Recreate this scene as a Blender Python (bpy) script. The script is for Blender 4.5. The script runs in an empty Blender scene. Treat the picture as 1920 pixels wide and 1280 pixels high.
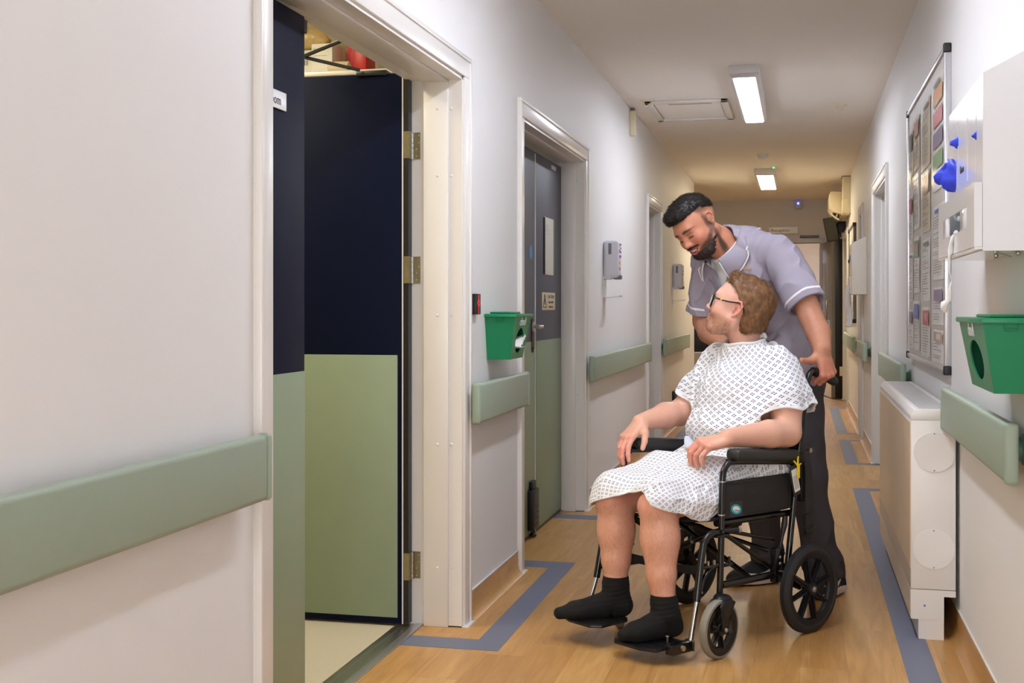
import bpy, bmesh, math, random
import numpy as np
from mathutils import Vector, Matrix, noise as mnoise

C = bpy.context.scene.collection
scene = bpy.context.scene
R = math.radians
random.seed(7)

# ------------------------------------------------------------------ camera
f_px = 2300.0
yaw = math.atan(540 / f_px)
cam_d = bpy.data.cameras.new('camera')
cam_d.sensor_width = 36.0
cam_d.lens = 36.0 * f_px / 1920
cam_d.shift_y = -(640 - 576) / 1920
cam_d.clip_start = 0.05
cam_d.clip_end = 100
cam = bpy.data.objects.new('camera', cam_d)
C.objects.link(cam)
cam.location = (0, 0, 1.19)
cam.rotation_euler = (R(90), 0, yaw)
scene.camera = cam

# ------------------------------------------------------------------ view, world
scene.view_settings.view_transform = 'Standard'
scene.view_settings.look = 'None'
scene.view_settings.gamma = 1
scene.view_settings.use_curve_mapping = False
scene.view_settings.exposure = 1.16
w = bpy.data.worlds.new('world'); scene.world = w
w.use_nodes = True
w.node_tree.nodes['Background'].inputs[0].default_value = (0.9, 0.94, 1.0, 1)
w.node_tree.nodes['Background'].inputs[1].default_value = 0.1

# added fill lamp behind the camera, tilted up to brighten ceiling and walls
def area(name, loc, size, power, color, rot):
    d = bpy.data.lights.new(name, 'AREA'); d.shape = 'RECTANGLE'
    d.size, d.size_y = size; d.energy = power; d.color = color
    o = bpy.data.objects.new(name, d); C.objects.link(o)
    o.location = loc; o.rotation_euler = rot
    return o
area('corridor_end_fill', (-0.35, -3.2, 0.9), (1.5, 1.4), 40, (0.94, 0.965, 1.0), (R(132), 0, 0))

# ------------------------------------------------------------------ materials
def lin(c):
    return tuple(((v/255)/12.92 if v/255 <= 0.04045 else ((v/255+0.055)/1.055)**2.4) for v in c) + (1,)
MATS = {}
def mat(name, rgb, rough=0.5, metal=0.0, var=0.04, scale=20, bump=0.0, bscale=200, spec=0.5, emit=None, es=0, trans=0, coat=0, sss=0, stretch=(1,1,1), alpha=1.0):
    if name in MATS: return MATS[name]
    m = bpy.data.materials.new(name); m.use_nodes = True
    nt = m.node_tree; b = nt.nodes['Principled BSDF']
    tc = nt.nodes.new('ShaderNodeTexCoord'); mp = nt.nodes.new('ShaderNodeMapping')
    mp.inputs['Scale'].default_value = stretch
    nt.links.new(tc.outputs['Object'], mp.inputs[0])
    n = nt.nodes.new('ShaderNodeTexNoise'); n.inputs['Scale'].default_value = scale; n.inputs['Detail'].default_value = 4
    nt.links.new(mp.outputs[0], n.inputs[0])
    mx = nt.nodes.new('ShaderNodeMix'); mx.data_type = 'RGBA'
    c = lin(rgb)
    mx.inputs[6].default_value = tuple(max(0, v*(1-var)) for v in c[:3]) + (1,)
    mx.inputs[7].default_value = tuple(min(1, v*(1+var)) for v in c[:3]) + (1,)
    nt.links.new(n.outputs[0], mx.inputs[0]); nt.links.new(mx.outputs[2], b.inputs['Base Color'])
    b.inputs['Roughness'].default_value = rough; b.inputs['Metallic'].default_value = metal
    b.inputs['Specular IOR Level'].default_value = spec
    if coat: b.inputs['Coat Weight'].default_value = coat; b.inputs['Coat Roughness'].default_value = 0.1
    if sss:
        b.inputs['Subsurface Weight'].default_value = sss; b.inputs['Subsurface Radius'].default_value = (0.6, 0.25, 0.12)
        b.inputs['Subsurface Scale'].default_value = 0.02
    if trans: b.inputs['Transmission Weight'].default_value = trans
    if alpha < 1: b.inputs['Alpha'].default_value = alpha
    if emit:
        b.inputs['Emission Color'].default_value = lin(emit); b.inputs['Emission Strength'].default_value = es
    if bump:
        n2 = nt.nodes.new('ShaderNodeTexNoise'); n2.inputs['Scale'].default_value = bscale; n2.inputs['Detail'].default_value = 3
        nt.links.new(mp.outputs[0], n2.inputs[0])
        bp = nt.nodes.new('ShaderNodeBump'); bp.inputs['Strength'].default_value = bump; bp.inputs['Distance'].default_value = 0.002
        nt.links.new(n2.outputs[0], bp.inputs['Height']); nt.links.new(bp.outputs[0], b.inputs['Normal'])
    MATS[name] = m
    return m

class NB:
    """small helper for longer node trees"""
    def __init__(s, m): s.nt = m.node_tree; s.b = s.nt.nodes['Principled BSDF']
    def n(s, t, **k):
        x = s.nt.nodes.new(t)
        for a, v in k.items(): setattr(x, a, v)
        return x
    def l(s, a, b): s.nt.links.new(a, b)
    def math(s, op, a, b=None, c=None, clamp=False):
        x = s.n('ShaderNodeMath', operation=op); x.use_clamp = clamp
        for i, v in enumerate((a, b, c)):
            if v is None: continue
            if isinstance(v, (int, float)): x.inputs[i].default_value = v
            else: s.l(v, x.inputs[i])
        return x.outputs[0]
    def mix(s, f, a, b, blend='MIX'):
        x = s.n('ShaderNodeMix'); x.data_type = 'RGBA'; x.blend_type = blend
        for i, v in ((0, f), (6, a), (7, b)):
            if isinstance(v, (int, float)): x.inputs[i].default_value = v
            elif isinstance(v, tuple): x.inputs[i].default_value = v
            else: s.l(v, x.inputs[i])
        return x.outputs[2]

def wood_floor():
    m = bpy.data.materials.new('oak_vinyl'); m.use_nodes = True; N = NB(m)
    tc = N.n('ShaderNodeTexCoord'); sp = N.n('ShaderNodeSeparateXYZ'); N.l(tc.outputs['Object'], sp.inputs[0])
    W, Ln = 0.152, 1.22
    xs = N.math('ADD', sp.outputs[0], sp.outputs[2])
    row = N.math('FLOOR', N.math('DIVIDE', xs, W))
    wn = N.n('ShaderNodeTexWhiteNoise', noise_dimensions='1D'); N.l(row, wn.inputs['W'])
    yo = N.math('ADD', sp.outputs[1], N.math('MULTIPLY', wn.outputs['Value'], Ln))
    col = N.math('FLOOR', N.math('DIVIDE', yo, Ln))
    cb = N.n('ShaderNodeCombineXYZ'); N.l(row, cb.inputs[0]); N.l(col, cb.inputs[1])
    wn2 = N.n('ShaderNodeTexWhiteNoise', noise_dimensions='2D'); N.l(cb.outputs[0], wn2.inputs['Vector'])
    # plank grain
    gx = N.n('ShaderNodeCombineXYZ')
    N.l(N.math('MULTIPLY', xs, 9.0), gx.inputs[0]); N.l(N.math('MULTIPLY', sp.outputs[1], 0.9), gx.inputs[1])
    N.l(N.math('MULTIPLY', wn2.outputs['Value'], 37.0), gx.inputs[2])
    n1 = N.n('ShaderNodeTexNoise'); n1.inputs['Scale'].default_value = 2.2; n1.inputs['Detail'].default_value = 6; n1.inputs['Distortion'].default_value = 1.2
    N.l(gx.outputs[0], n1.inputs[0])
    gy = N.n('ShaderNodeCombineXYZ')
    N.l(N.math('MULTIPLY', xs, 60.0), gy.inputs[0]); N.l(N.math('MULTIPLY', sp.outputs[1], 2.4), gy.inputs[1]); N.l(N.math('MULTIPLY', wn2.outputs['Value'], 19.0), gy.inputs[2])
    n2 = N.n('ShaderNodeTexNoise'); n2.inputs['Scale'].default_value = 3; n2.inputs['Detail'].default_value = 5; n2.inputs['Distortion'].default_value = .6
    N.l(gy.outputs[0], n2.inputs[0])
    base = N.mix(wn2.outputs['Value'], lin((216, 169, 104)), lin((184, 135, 74)))
    fac1 = N.math('MULTIPLY_ADD', n1.outputs[0], 2.6, -0.95, clamp=True)
    c1 = N.mix(N.math('MULTIPLY', fac1, 0.68), base, lin((158, 110, 56)))
    fac2 = N.math('MULTIPLY_ADD', n2.outputs[0], 4.0, -1.9, clamp=True)
    c2 = N.mix(N.math('MULTIPLY', fac2, 0.22), c1, lin((216, 178, 124)))
    # seams
    fx = N.math('FRACT', N.math('DIVIDE', xs, W)); fy = N.math('FRACT', N.math('DIVIDE', yo, Ln))
    sx = N.math('LESS_THAN', fx, 0.012); sy = N.math('LESS_THAN', fy, 0.002)
    c3 = N.mix(N.math('MULTIPLY', N.math('MAXIMUM', sx, sy), 0.3), c2, lin((120, 84, 45)))
    N.l(c3, N.b.inputs['Base Color'])
    N.b.inputs['Roughness'].default_value = 0.34
    n3 = N.n('ShaderNodeTexNoise'); n3.inputs['Scale'].default_value = 90; N.l(tc.outputs['Object'], n3.inputs[0])
    bp = N.n('ShaderNodeBump'); bp.inputs['Strength'].default_value = .12; bp.inputs['Distance'].default_value = .002
    N.l(n3.outputs[0], bp.inputs['Height']); N.l(bp.outputs[0], N.b.inputs['Normal'])
    return m

M = dict(
    wall=mat('white_wall_paint', (235, 233, 231), .55, var=.012, scale=3, bump=.15, bscale=350),
    wall_cream=mat('cream_wall_paint', (226, 217, 190), .55, var=.015, scale=3, bump=.15, bscale=350),
    ceiling=mat('ceiling_paint', (249, 244, 236), .85, var=.015, scale=2, bump=.1, bscale=200),
    ceiling_tex=mat('ceiling_paint_b', (214, 203, 184), .8, var=.02, scale=2),
    gloss=mat('white_gloss_paint', (232, 228, 222), .28, var=.012, scale=12),
    gloss_grey=mat('white_gloss_paint_cool', (226, 224, 226), .3, var=.012, scale=12),
    navy=mat('navy_door_paint', (15, 21, 42), .5, var=.1, scale=15, bump=.05, bscale=500, spec=.06),
    slate=mat('slate_door_paint', (84, 85, 97), .5, var=.06, scale=120, bump=.1, bscale=500),
    sage=mat('sage_laminate', (144, 160, 130), .42, var=.05, scale=9, bump=.12, bscale=700),
    sage_rail=mat('sage_handrail_vinyl', (156, 172, 152), .42, var=.03, scale=30, bump=.25, bscale=900),
    rail_core=mat('dark_green_bracket', (88, 120, 98), .5, var=.05),
    black=mat('black_plastic', (18, 18, 20), .42, var=.1),
    blackmetal=mat('black_powder_coat', (14, 15, 17), .22, var=.1, scale=60, spec=.6),
    leafgrey=mat('grey_leaf', (128, 124, 120), .45), far_white=mat('ivory_plastic', (244, 238, 224), .4, var=.01),
    darkgrey=mat('dark_grey', (50, 51, 54), .6),
    steel=mat('brushed_steel', (186, 184, 178), .3, metal=1, var=.06, scale=60),
    brass=mat('aged_brass', (150, 142, 112), .38, metal=.85, var=.25, scale=60),
    alu=mat('aluminium', (205, 206, 210), .3, metal=.9, var=.04),
    chrome=mat('chrome', (215, 216, 220), .12, metal=1, var=.02),
    tape=mat('blue_grey_inlay', (108, 113, 133), .5, var=.07, scale=150, bump=.1, bscale=600),
    roomfloor=mat('speckled_beige_vinyl', (196, 186, 160), .5, var=.22, scale=260),
    green=mat('green_plastic', (0, 132, 84), .36, var=.04, scale=8, bump=.08, bscale=900),
    greendk=mat('green_plastic_inside', (0, 96, 58), .5, var=.04),
    whiteplastic=mat('white_plastic', (236, 236, 236), .25, var=.01),
    acrylic=mat('white_acrylic', (240, 241, 243), .14, var=.01, coat=.5),
    greyplastic=mat('pale_grey_plastic', (212, 212, 222), .35, var=.02),
    greyplastic2=mat('mid_grey_plastic', (120, 120, 126), .4, var=.02),
    cream=mat('cream_plastic', (228, 216, 184), .4, var=.02),
    radpanel=mat('brushed_oak_panel', (232, 206, 172), .45, var=.14, scale=14, stretch=(4, 4, .4)),
    radwhite=mat('radiator_white', (232, 227, 221), .35, var=.01),
    paper=mat('paper', (238, 236, 228), .7, var=.02, bump=.1, bscale=60),
    paperb=mat('paper_aged', (222, 208, 176), .6, var=.05, bump=.1, bscale=60),
    boardface=mat('notice_board_face', (206, 199, 190), .5, var=.02),
    ink=mat('ink', (70, 66, 66), .7), print=mat('printed_grey', (134, 126, 120), .7), inkb=mat('blue_ink', (50, 90, 190), .6), inkr=mat('red_ink', (200, 66, 56), .6),
    orange=mat('orange_ink', (225, 160, 80), .6), pink=mat('pink_ink', (222, 120, 128), .6), purple=mat('purple_ink', (128, 112, 150), .6), lgreen=mat('pale_green_ink', (128, 172, 120), .6),
    tan=mat('tan_ink', (190, 150, 120), .6),
    cyan=mat('cyan_sticker', (30, 176, 190), .4), blue=mat('blue_sign', (70, 150, 215), .4),
    glove=mat('blue_nitrile', (48, 66, 208), .4, var=.12, scale=60, bump=.5, bscale=90),
    tissue=mat('white_tissue', (244, 244, 242), .6, var=.03, bump=.4, bscale=60, trans=0),
    red=mat('red_plastic', (205, 30, 28), .35), redled=mat('red_led', (255, 60, 60), .4, emit=(255, 40, 40), es=.7),
    redtrans=mat('red_film', (228, 90, 100), .2, var=.25, scale=18),
    yellow=mat('yellow_plastic', (244, 214, 20), .4, var=.08),
    blueled=mat('blue_led', (90, 120, 255), .4, emit=(70, 90, 255), es=6), greenled=mat('green_led', (60, 220, 120), .4, emit=(60, 220, 120), es=2),
    screen=mat('dark_screen', (62, 62, 54), .18), lcdcream=mat('light_beige', (240, 236, 230), .5),
)
M['floor'] = wood_floor()
def glass(name, rgb=(255,255,255), rough=0.02):
    m = bpy.data.materials.new(name); m.use_nodes = True; b = m.node_tree.nodes['Principled BSDF']
    b.inputs['Base Color'].default_value = lin(rgb); b.inputs['Transmission Weight'].default_value = 1; b.inputs['Roughness'].default_value = rough; b.inputs['IOR'].default_value = 1.1
    return m
M['lens'] = glass('lens_glass')
def lamp_mat(name, rgb, s):
    m = bpy.data.materials.new(name); m.use_nodes = True; b = m.node_tree.nodes['Principled BSDF']
    b.inputs['Base Color'].default_value = lin((240, 240, 240)); b.inputs['Emission Color'].default_value = lin(rgb); b.inputs['Emission Strength'].default_value = s
    return m

# ------------------------------------------------------------------ mesh helpers
class MB:
    def __init__(s): s.bm = bmesh.new(); s.mats = []
    def mi(s, m):
        if m not in s.mats: s.mats.append(m)
        return s.mats.index(m)
    def _fin(s, geom, mat_, T):
        vs = [g for g in geom if isinstance(g, bmesh.types.BMVert)]
        if T is not None: bmesh.ops.transform(s.bm, matrix=T, verts=vs)
        i = s.mi(mat_)
        fs = set()
        for v in vs: fs.update(v.link_faces)
        for f in fs: f.material_index = i
        return vs
    def box(s, a, b, m, bev=0, seg=2, T=None):
        lo = Vector([min(a[i], b[i]) for i in range(3)]); hi = Vector([max(a[i], b[i]) for i in range(3)])
        r = bmesh.ops.create_cube(s.bm, size=1)
        vs = r['verts']
        for v in vs: v.co = Vector([lo[i] + (v.co[i]+.5)*(hi[i]-lo[i]) for i in range(3)])
        if bev:
            es = list({e for v in vs for e in v.link_edges})
            r2 = bmesh.ops.bevel(s.bm, geom=es + vs, offset=bev, segments=seg, profile=.5, affect='EDGES', clamp_overlap=True)
            vs = list({v for f in r2['faces'] for v in f.verts} | {v for v in vs if v.is_valid})
            vs = s._island(vs)
        return s._fin(vs, m, T)
    def _island(s, vs):
        seen = set(v for v in vs if v.is_valid); st = list(seen)
        while st:
            v = st.pop()
            for e in v.link_edges:
                o = e.other_vert(v)
                if o not in seen: seen.add(o); st.append(o)
        return list(seen)
    def tube(s, pts, r, m, seg=12, smooth=0, caps=True, T=None, closed=False, flat=None):
        P = [Vector(p) for p in pts]
        rr = r if isinstance(r, (list, tuple)) else [r]*len(P)
        if smooth:
            Q, RR = [], []
            n = len(P)
            for i in range(n if closed else n-1):
                p0 = P[(i-1) % n] if (i > 0 or closed) else P[0]; p1 = P[i]; p2 = P[(i+1) % n]; p3 = P[(i+2) % n] if (i+2 < n or closed) else P[-1]
                for k in range(smooth):
                    t = k/smooth
                    Q.append(.5*((2*p1)+(-p0+p2)*t+(2*p0-5*p1+4*p2-p3)*t*t+(-p0+3*p1-3*p2+p3)*t**3)); RR.append(rr[i]*(1-t)+rr[(i+1) % n]*t)
            if not closed: Q.append(P[-1]); RR.append(rr[-1])
            P, rr = Q, RR
        n = len(P); rings = []
        up = None
        for i, p in enumerate(P):
            if closed: t = (P[(i+1) % n]-P[i-1])
            else: t = (P[min(i+1, n-1)]-P[max(i-1, 0)])
            t = t.normalized() if t.length > 1e-9 else Vector((0, 0, 1))
            if up is None:
                up = Vector((0, 0, 1)) if abs(t.z) < .9 else Vector((1, 0, 0))
            u = (up - t*up.dot(t)); u = u.normalized() if u.length > 1e-6 else t.orthogonal().normalized()
            v = t.cross(u); up = u
            fu, fv = (1, 1) if flat is None else flat
            rings.append([s.bm.verts.new(p + (u*math.cos(a)*fu + v*math.sin(a)*fv)*rr[i]) for a in [2*math.pi*k/seg for k in range(seg)]])
        fs = []
        for i in range(n if closed else n-1):
            a, b = rings[i], rings[(i+1) % n]
            for k in range(seg): fs.append(s.bm.faces.new((a[k], a[(k+1) % seg], b[(k+1) % seg], b[k])))
        if caps and not closed:
            fs.append(s.bm.faces.new(rings[0][::-1])); fs.append(s.bm.faces.new(rings[-1]))
        return s._fin([v for r_ in rings for v in r_], m, T)
    def cyl(s, a, b, r, m, seg=20, r2=None, T=None):
        return s.tube([a, b], [r, r if r2 is None else r2], m, seg=seg, T=T)
    def prism(s, poly, axis, a, b, m, T=None, bev=0):
        """poly: 2D points in the two other axes (x<y<z order)"""
        def mk(p, c):
            if axis == 0: return (c, p[0], p[1])
            if axis == 1: return (p[0], c, p[1])
            return (p[0], p[1], c)
        A = [s.bm.verts.new(mk(p, a)) for p in poly]; B = [s.bm.verts.new(mk(p, b)) for p in poly]
        n = len(poly)
        fs = [s.bm.faces.new((A[i], A[(i+1) % n], B[(i+1) % n], B[i])) for i in range(n)]
        fs.append(s.bm.faces.new(A[::-1])); fs.append(s.bm.faces.new(B))
        bmesh.ops.recalc_face_normals(s.bm, faces=fs)
        vs = A + B
        if bev:
            es = list({e for v in vs for e in v.link_edges})
            r2 = bmesh.ops.bevel(s.bm, geom=es+vs, offset=bev, segments=2, profile=.5, affect='EDGES', clamp_overlap=True)
            vs = s._island([v for f in r2['faces'] if f.is_valid for v in f.verts])
        return s._fin(vs, m, T)
    def _last(s, fs): return [v for f in fs if f.is_valid for v in f.verts]
    def lathe(s, prof, m, seg=40, T=None, closed=True):
        """prof: (r, z) rings about z"""
        rings = []
        for r, z in prof:
            if r < 1e-6: rings.append([s.bm.verts.new((0, 0, z))])
            else: rings.append([s.bm.verts.new((r*math.cos(2*math.pi*k/seg), r*math.sin(2*math.pi*k/seg), z)) for k in range(seg)])
        pairs = list(zip(rings, rings[1:])) + ([(rings[-1], rings[0])] if closed and len(rings[0]) > 1 and len(rings[-1]) > 1 else [])
        fs = []
        for a, b in pairs:
            for k in range(seg):
                k2 = (k+1) % seg
                if len(a) == 1 and len(b) == 1: continue
                if len(a) == 1: fs.append(s.bm.faces.new((a[0], b[k], b[k2])))
                elif len(b) == 1: fs.append(s.bm.faces.new((a[k], a[k2], b[0])))
                else: fs.append(s.bm.faces.new((a[k], a[k2], b[k2], b[k])))
        bmesh.ops.recalc_face_normals(s.bm, faces=fs)
        return s._fin([v for r_ in rings for v in r_], m, T)
    def ball(s, c, r, m, seg=16, T=None):
        rr = r if isinstance(r, (tuple, list)) else (r, r, r)
        g = bmesh.ops.create_uvsphere(s.bm, u_segments=seg, v_segments=max(6, seg//2), radius=1)
        for v in g['verts']: v.co = Vector((c[0]+v.co.x*rr[0], c[1]+v.co.y*rr[1], c[2]+v.co.z*rr[2]))
        return s._fin(g['verts'], m, T)
    def poly(s, pts, m, T=None):
        vs = [s.bm.verts.new(p) for p in pts]; s.bm.faces.new(vs)
        return s._fin(vs, m, T)
    def build(s, name, parent=None, ang=35, **tags):
        me = bpy.data.meshes.new(name)
        bmesh.ops.recalc_face_normals(s.bm, faces=s.bm.faces[:])
        s.bm.to_mesh(me); s.bm.free()
        for m in s.mats: me.materials.append(m)
        me.polygons.foreach_set('use_smooth', [True]*len(me.polygons))
        me.set_sharp_from_angle(angle=R(ang))
        return link(name, me, parent, **tags)
def link(name, me, parent=None, **tags):
    o = bpy.data.objects.new(name, me); C.objects.link(o)
    if parent is not None: o.parent = parent
    for k, v in tags.items(): o[k] = v
    return o
def thing(name, label, cat, loc=(0, 0, 0), rotz=0, group=None):
    o = bpy.data.objects.new(name, None); C.objects.link(o); o.empty_display_size = .1
    o.location = loc; o.rotation_euler = (0, 0, rotz); o['label'] = label; o['category'] = cat
    if group: o['group'] = group
    return o
def struct(name, mb, parent=None):
    o = mb.build(name, parent)
    if parent is None: o['kind'] = 'structure'
    return o
def copy_tree(o, parent=None):
    c = o.copy(); C.objects.link(c)
    if parent is not None: c.parent = parent
    for ch in list(o.children): copy_tree(ch, c)
    return c
def text(body, size, m, T, name='lettering', parent=None, ext=.0004, align='LEFT', sx=1.0):
    cu = bpy.data.curves.new('t', 'FONT'); cu.body = body; cu.size = size; cu.extrude = ext; cu.align_x = align; cu.resolution_u = 2
    ob = bpy.data.objects.new('t', cu); C.objects.link(ob)
    dg = bpy.context.evaluated_depsgraph_get(); me = bpy.data.meshes.new_from_object(ob.evaluated_get(dg))
    bpy.data.objects.remove(ob); bpy.data.curves.remove(cu)
    me.transform(T @ Matrix.Diagonal((sx, 1, 1, 1)))
    me.materials.clear(); me.materials.append(m)
    return link(name, me, parent)
def frame(origin, xdir, ydir):
    """matrix mapping local x->xdir, y->ydir"""
    x = Vector(xdir).normalized(); y = Vector(ydir); y = (y - x*y.dot(x)).normalized(); z = x.cross(y)
    m = Matrix((x, y, z)).transposed().to_4x4(); m.translation = Vector(origin)
    return m
# ================================================================== SETTING
LX, RX, H = -1.23, 0.555, 2.67
DH = 2.05
def wall_with_doors(name, x0, x1, y0, y1, doors, m):
    b = MB(); y = y0
    for a, c in doors:
        b.box((x0, y, 0), (x1, a, H), m); b.box((x0, a, DH), (x1, c, H), m); y = c
    b.box((x0, y, 0), (x1, y1, H), m)
    return struct(name, b)
LD = [(2.70, 4.41), (5.42, 7.07), (10.14, 11.05)]
RD = [(8.32, 9.72), (11.45, 11.93), (15.0, 16.3)]
wall_with_doors('wall_left', LX-.2, LX, -3.5, 14.75, LD, M['wall'])
wall_with_doors('wall_right', RX, RX+.2, -3.5, 17.4, RD, M['wall'])
b = MB(); b.box((-3.4, 17.4, 0), (-1.0, 17.6, H), M['wall']); b.box((-1.0, 17.4, 2.08), (.29, 17.6, H), M['wall']); b.box((.29, 17.4, 0), (RX+.2, 17.6, H), M['wall'])
struct('wall_far', b)
b = MB(); b.box((-3.5, 14.55, 0), (LX-.2, 14.75, H), M['wall_cream']); b.box((-3.6, 14.55, 0), (-3.4, 17.6, H), M['wall_cream']); struct('wall_recess', b)
b = MB(); b.box((-3.6, -3.6, -.12), (RX+.2, 24, 0), M['floor']); b.box((RX+.2, 17.4, -.12), (3, 24, 0), M['floor']); struct('floor', b)
b = MB(); b.box((LX-.2, -3.6, H), (RX+.2, 17.6, H+.1), M['ceiling']); b.box((-3.6, 14.55, H), (LX-.2, 17.6, H+.1), M['ceiling']); b.box((-3.6, 17.6, H), (3, 24, H+.1), M['ceiling'])
struct('ceiling', b)
b = MB(); b.box((LX-.2, -3.6, 0), (RX+.2, -3.5, H), M['wall']); struct('wall_back', b)
# room beyond the far doorway
b = MB(); b.box((-3.6, 23.6, 0), (3, 23.8, H), M['lcdcream']); b.box((2.8, 17.6, 0), (3, 23.8, H), M['wall']); b.box((-3.6, 17.6, 0), (-3.4, 23.8, H), M['wall'])
b.box((RX+.2, 17.4, 0), (3, 17.6, H), M['wall']); struct('wall_reception', b)
# store room behind the open door
b = MB(); b.box((-3.6, 1.6, 0), (-3.4, 5.5, H), M['wall_cream']); b.box((-3.6, 5.36, 0), (LX-.2, 5.5, H), M['wall_cream']); b.box((-3.6, 1.5, 0), (LX-.2, 1.7, H), M['wall_cream'])
struct('wall_store', b)
b = MB(); b.box((-3.5, 1.6, H), (LX-.2, 5.5, H+.1), M['ceiling']); struct('ceiling_store', b)
b = MB(); b.box((-3.5, 1.6, 0), (LX-.19, 5.4, .003), M['roomfloor']); struct('floor_store', b)

# coved skirting: profile (distance from wall, height)
def skirting(name, xw, sgn, segs, cap):
    b = MB()
    pr = [(0, .1), (.004, .1), (.005, .04), (.009, .022), (.018, .009), (.032, .0012), (0, 0)]
    for a, c in segs:
        b.prism([(xw+sgn*p[0], p[1]) for p in pr], 1, a, c, M['floor'])
        b.box((xw, a, .1), (xw+sgn*.006, c, .108), cap, bev=.002)
    return struct(name, b)
AW = .09
skirting('baseboard_left', LX, 1, [(-3.4, 2.6), (4.50, 5.34), (7.16, 10.06), (11.14, 14.7)], M['gloss_grey'])
skirting('baseboard_right', RX, -1, [(-3.4, 8.21), (9.83, 11.36), (12.02, 14.9), (16.4, 17.4)], M['gloss'])

# inlaid blue-grey guide strips
def strips(name, rects):
    b = MB()
    for x0, y0, x1, y1 in rects: b.box((x0, y0, -.002), (x1, y1, .0012), M['tape'])
    return struct(name, b)
strips('trim_1', [(-1.415, 4.12, -1.12, 4.25), (-1.12, 4.12, -1.018, 5.63), (-1.36, 5.50, -1.12, 5.63)])
strips('trim_2', [(-1.36, 6.80, -1.12, 6.93), (-1.12, 6.80, -1.018, 10.3), (-1.3, 10.2, -1.12, 10.3)])
strips('trim_3', [(.337, 1.0, .438, 8.38), (.438, 8.27, .68, 8.38)])
strips('trim_4', [(.337, 9.64, .438, 11.42), (.438, 9.64, .68, 9.74), (.438, 11.33, .68, 11.42)])
strips('trim_5', [(.337, 11.93, .438, 15.05), (.438, 11.93, .68, 12.03), (.438, 14.95, .68, 15.05)])
strips('trim_6', [(-1.12, 11.0, -1.018, 14.6), (-1.3, 11.0, -1.12, 11.1)])
strips('trim_7', [(.30, 16.9, .44, 17.4)])

# ---- door frames: lining, stop, architrave
def door_frame(name, xw, sgn, a, c, leafx):
    """xw wall face, sgn: +1 if corridor lies at +x"""
    b = MB(); g = M['gloss']; t = .012; AW = .09
    back = xw-sgn*.2
    x_out = xw+sgn*.006
    for y0, y1 in ((a, a+t), (c-t, c)):
        b.box((back, y0, 0), (x_out, y1, DH), g)
    b.box((back, a, DH-t), (x_out, c, DH), g)
    # planted stop nearer the corridor
    xs0, xs1 = leafx+sgn*.012, xw-sgn*.045
    b.box((xs0, a+t, 0), (xs1, a+t+.012, DH-t), g, bev=.002); b.box((xs0, c-t-.012, 0), (xs1, c-t, DH-t), g, bev=.002); b.box((xs0, a+t, DH-t-.009), (xs1, c-t, DH-t), g, bev=.002)
    # architrave, stepped profile around both sides and the head
    for w0, w1, th, e in ((.012, AW-.001, .016, .001), (AW-.016, AW, .022, .002)):
        X = (xw-sgn*e, xw+sgn*th)
        zt = DH+w0-.012
        b.box((X[0], a-w1+.012, 0), (X[1], a-w0+.012, zt-.0004), g, bev=.003)
        b.box((X[0], c+w0-.012, 0), (X[1], c+w1-.012, zt-.0004), g, bev=.003)
        b.box((X[0], a-w1+.012, zt), (X[1], c+w1-.012, DH+w1-.012), g, bev=.003)
    # domed cover caps on the linings
    for z in (.22, .68, 1.16, 1.68, 1.93):
        for x in (xw-sgn*.035, xw-sgn*.085):
            yb = c-t-(.012 if abs(x-xw) > .045 else 0)
            b.ball((x, yb, z), (.006, .003, .006), g, seg=10)
    # bead of sealant at the floor
    b.box((xw+sgn*.03, c-.012, 0), (back, c+.004, .004), M['whiteplastic']); b.box((xw+sgn*.032, c, 0), (xw, c+AW-.006, .005), M['whiteplastic']); b.box((xw+sgn*.032, a-AW+.006, 0), (xw, a, .005), M['whiteplastic'])
    return struct(name, b)
LEAF = -1.36
door_frame('trim_8', LX, 1, *LD[0], LEAF-.022); door_frame('trim_9', LX, 1, *LD[1], LEAF); door_frame('trim_10', LX, 1, *LD[2], LEAF)
door_frame('trim_11', RX, -1, *RD[0], RX+.13); door_frame('trim_12', RX, -1, *RD[1], RX+.13); door_frame('trim_13', RX, -1, *RD[2], RX+.13)

# ---- door 1: fixed half leaf with plate and sign
b = MB(); b.box((LEAF, 2.72, .006), (LEAF-.045, 3.235, 2.01), M['navy'], bev=.003)
d1 = struct('door_1', b)
b = MB(); b.box((LEAF, 2.725, .02), (LEAF+.002, 3.232, 1.011), M['sage'], bev=.0005); b.build('kick_plate', d1)
b = MB(); b.box((LEAF-.06, 2.8, 2.0), (LEAF-.1, 3.4, 2.04), M['black'], bev=.004); b.build('closer_rail', d1)
b = MB(); b.box((LEAF, 2.72, 1.72), (LEAF+.006, 3.095, 1.768), M['whiteplastic'], bev=.001); sg = b.build('name_sign', d1)
text('Room', .036, M['ink'], frame((LEAF+.0064, 2.97, 1.731), (0, 1, 0), (0, 0, 1)), parent=sg)
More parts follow.
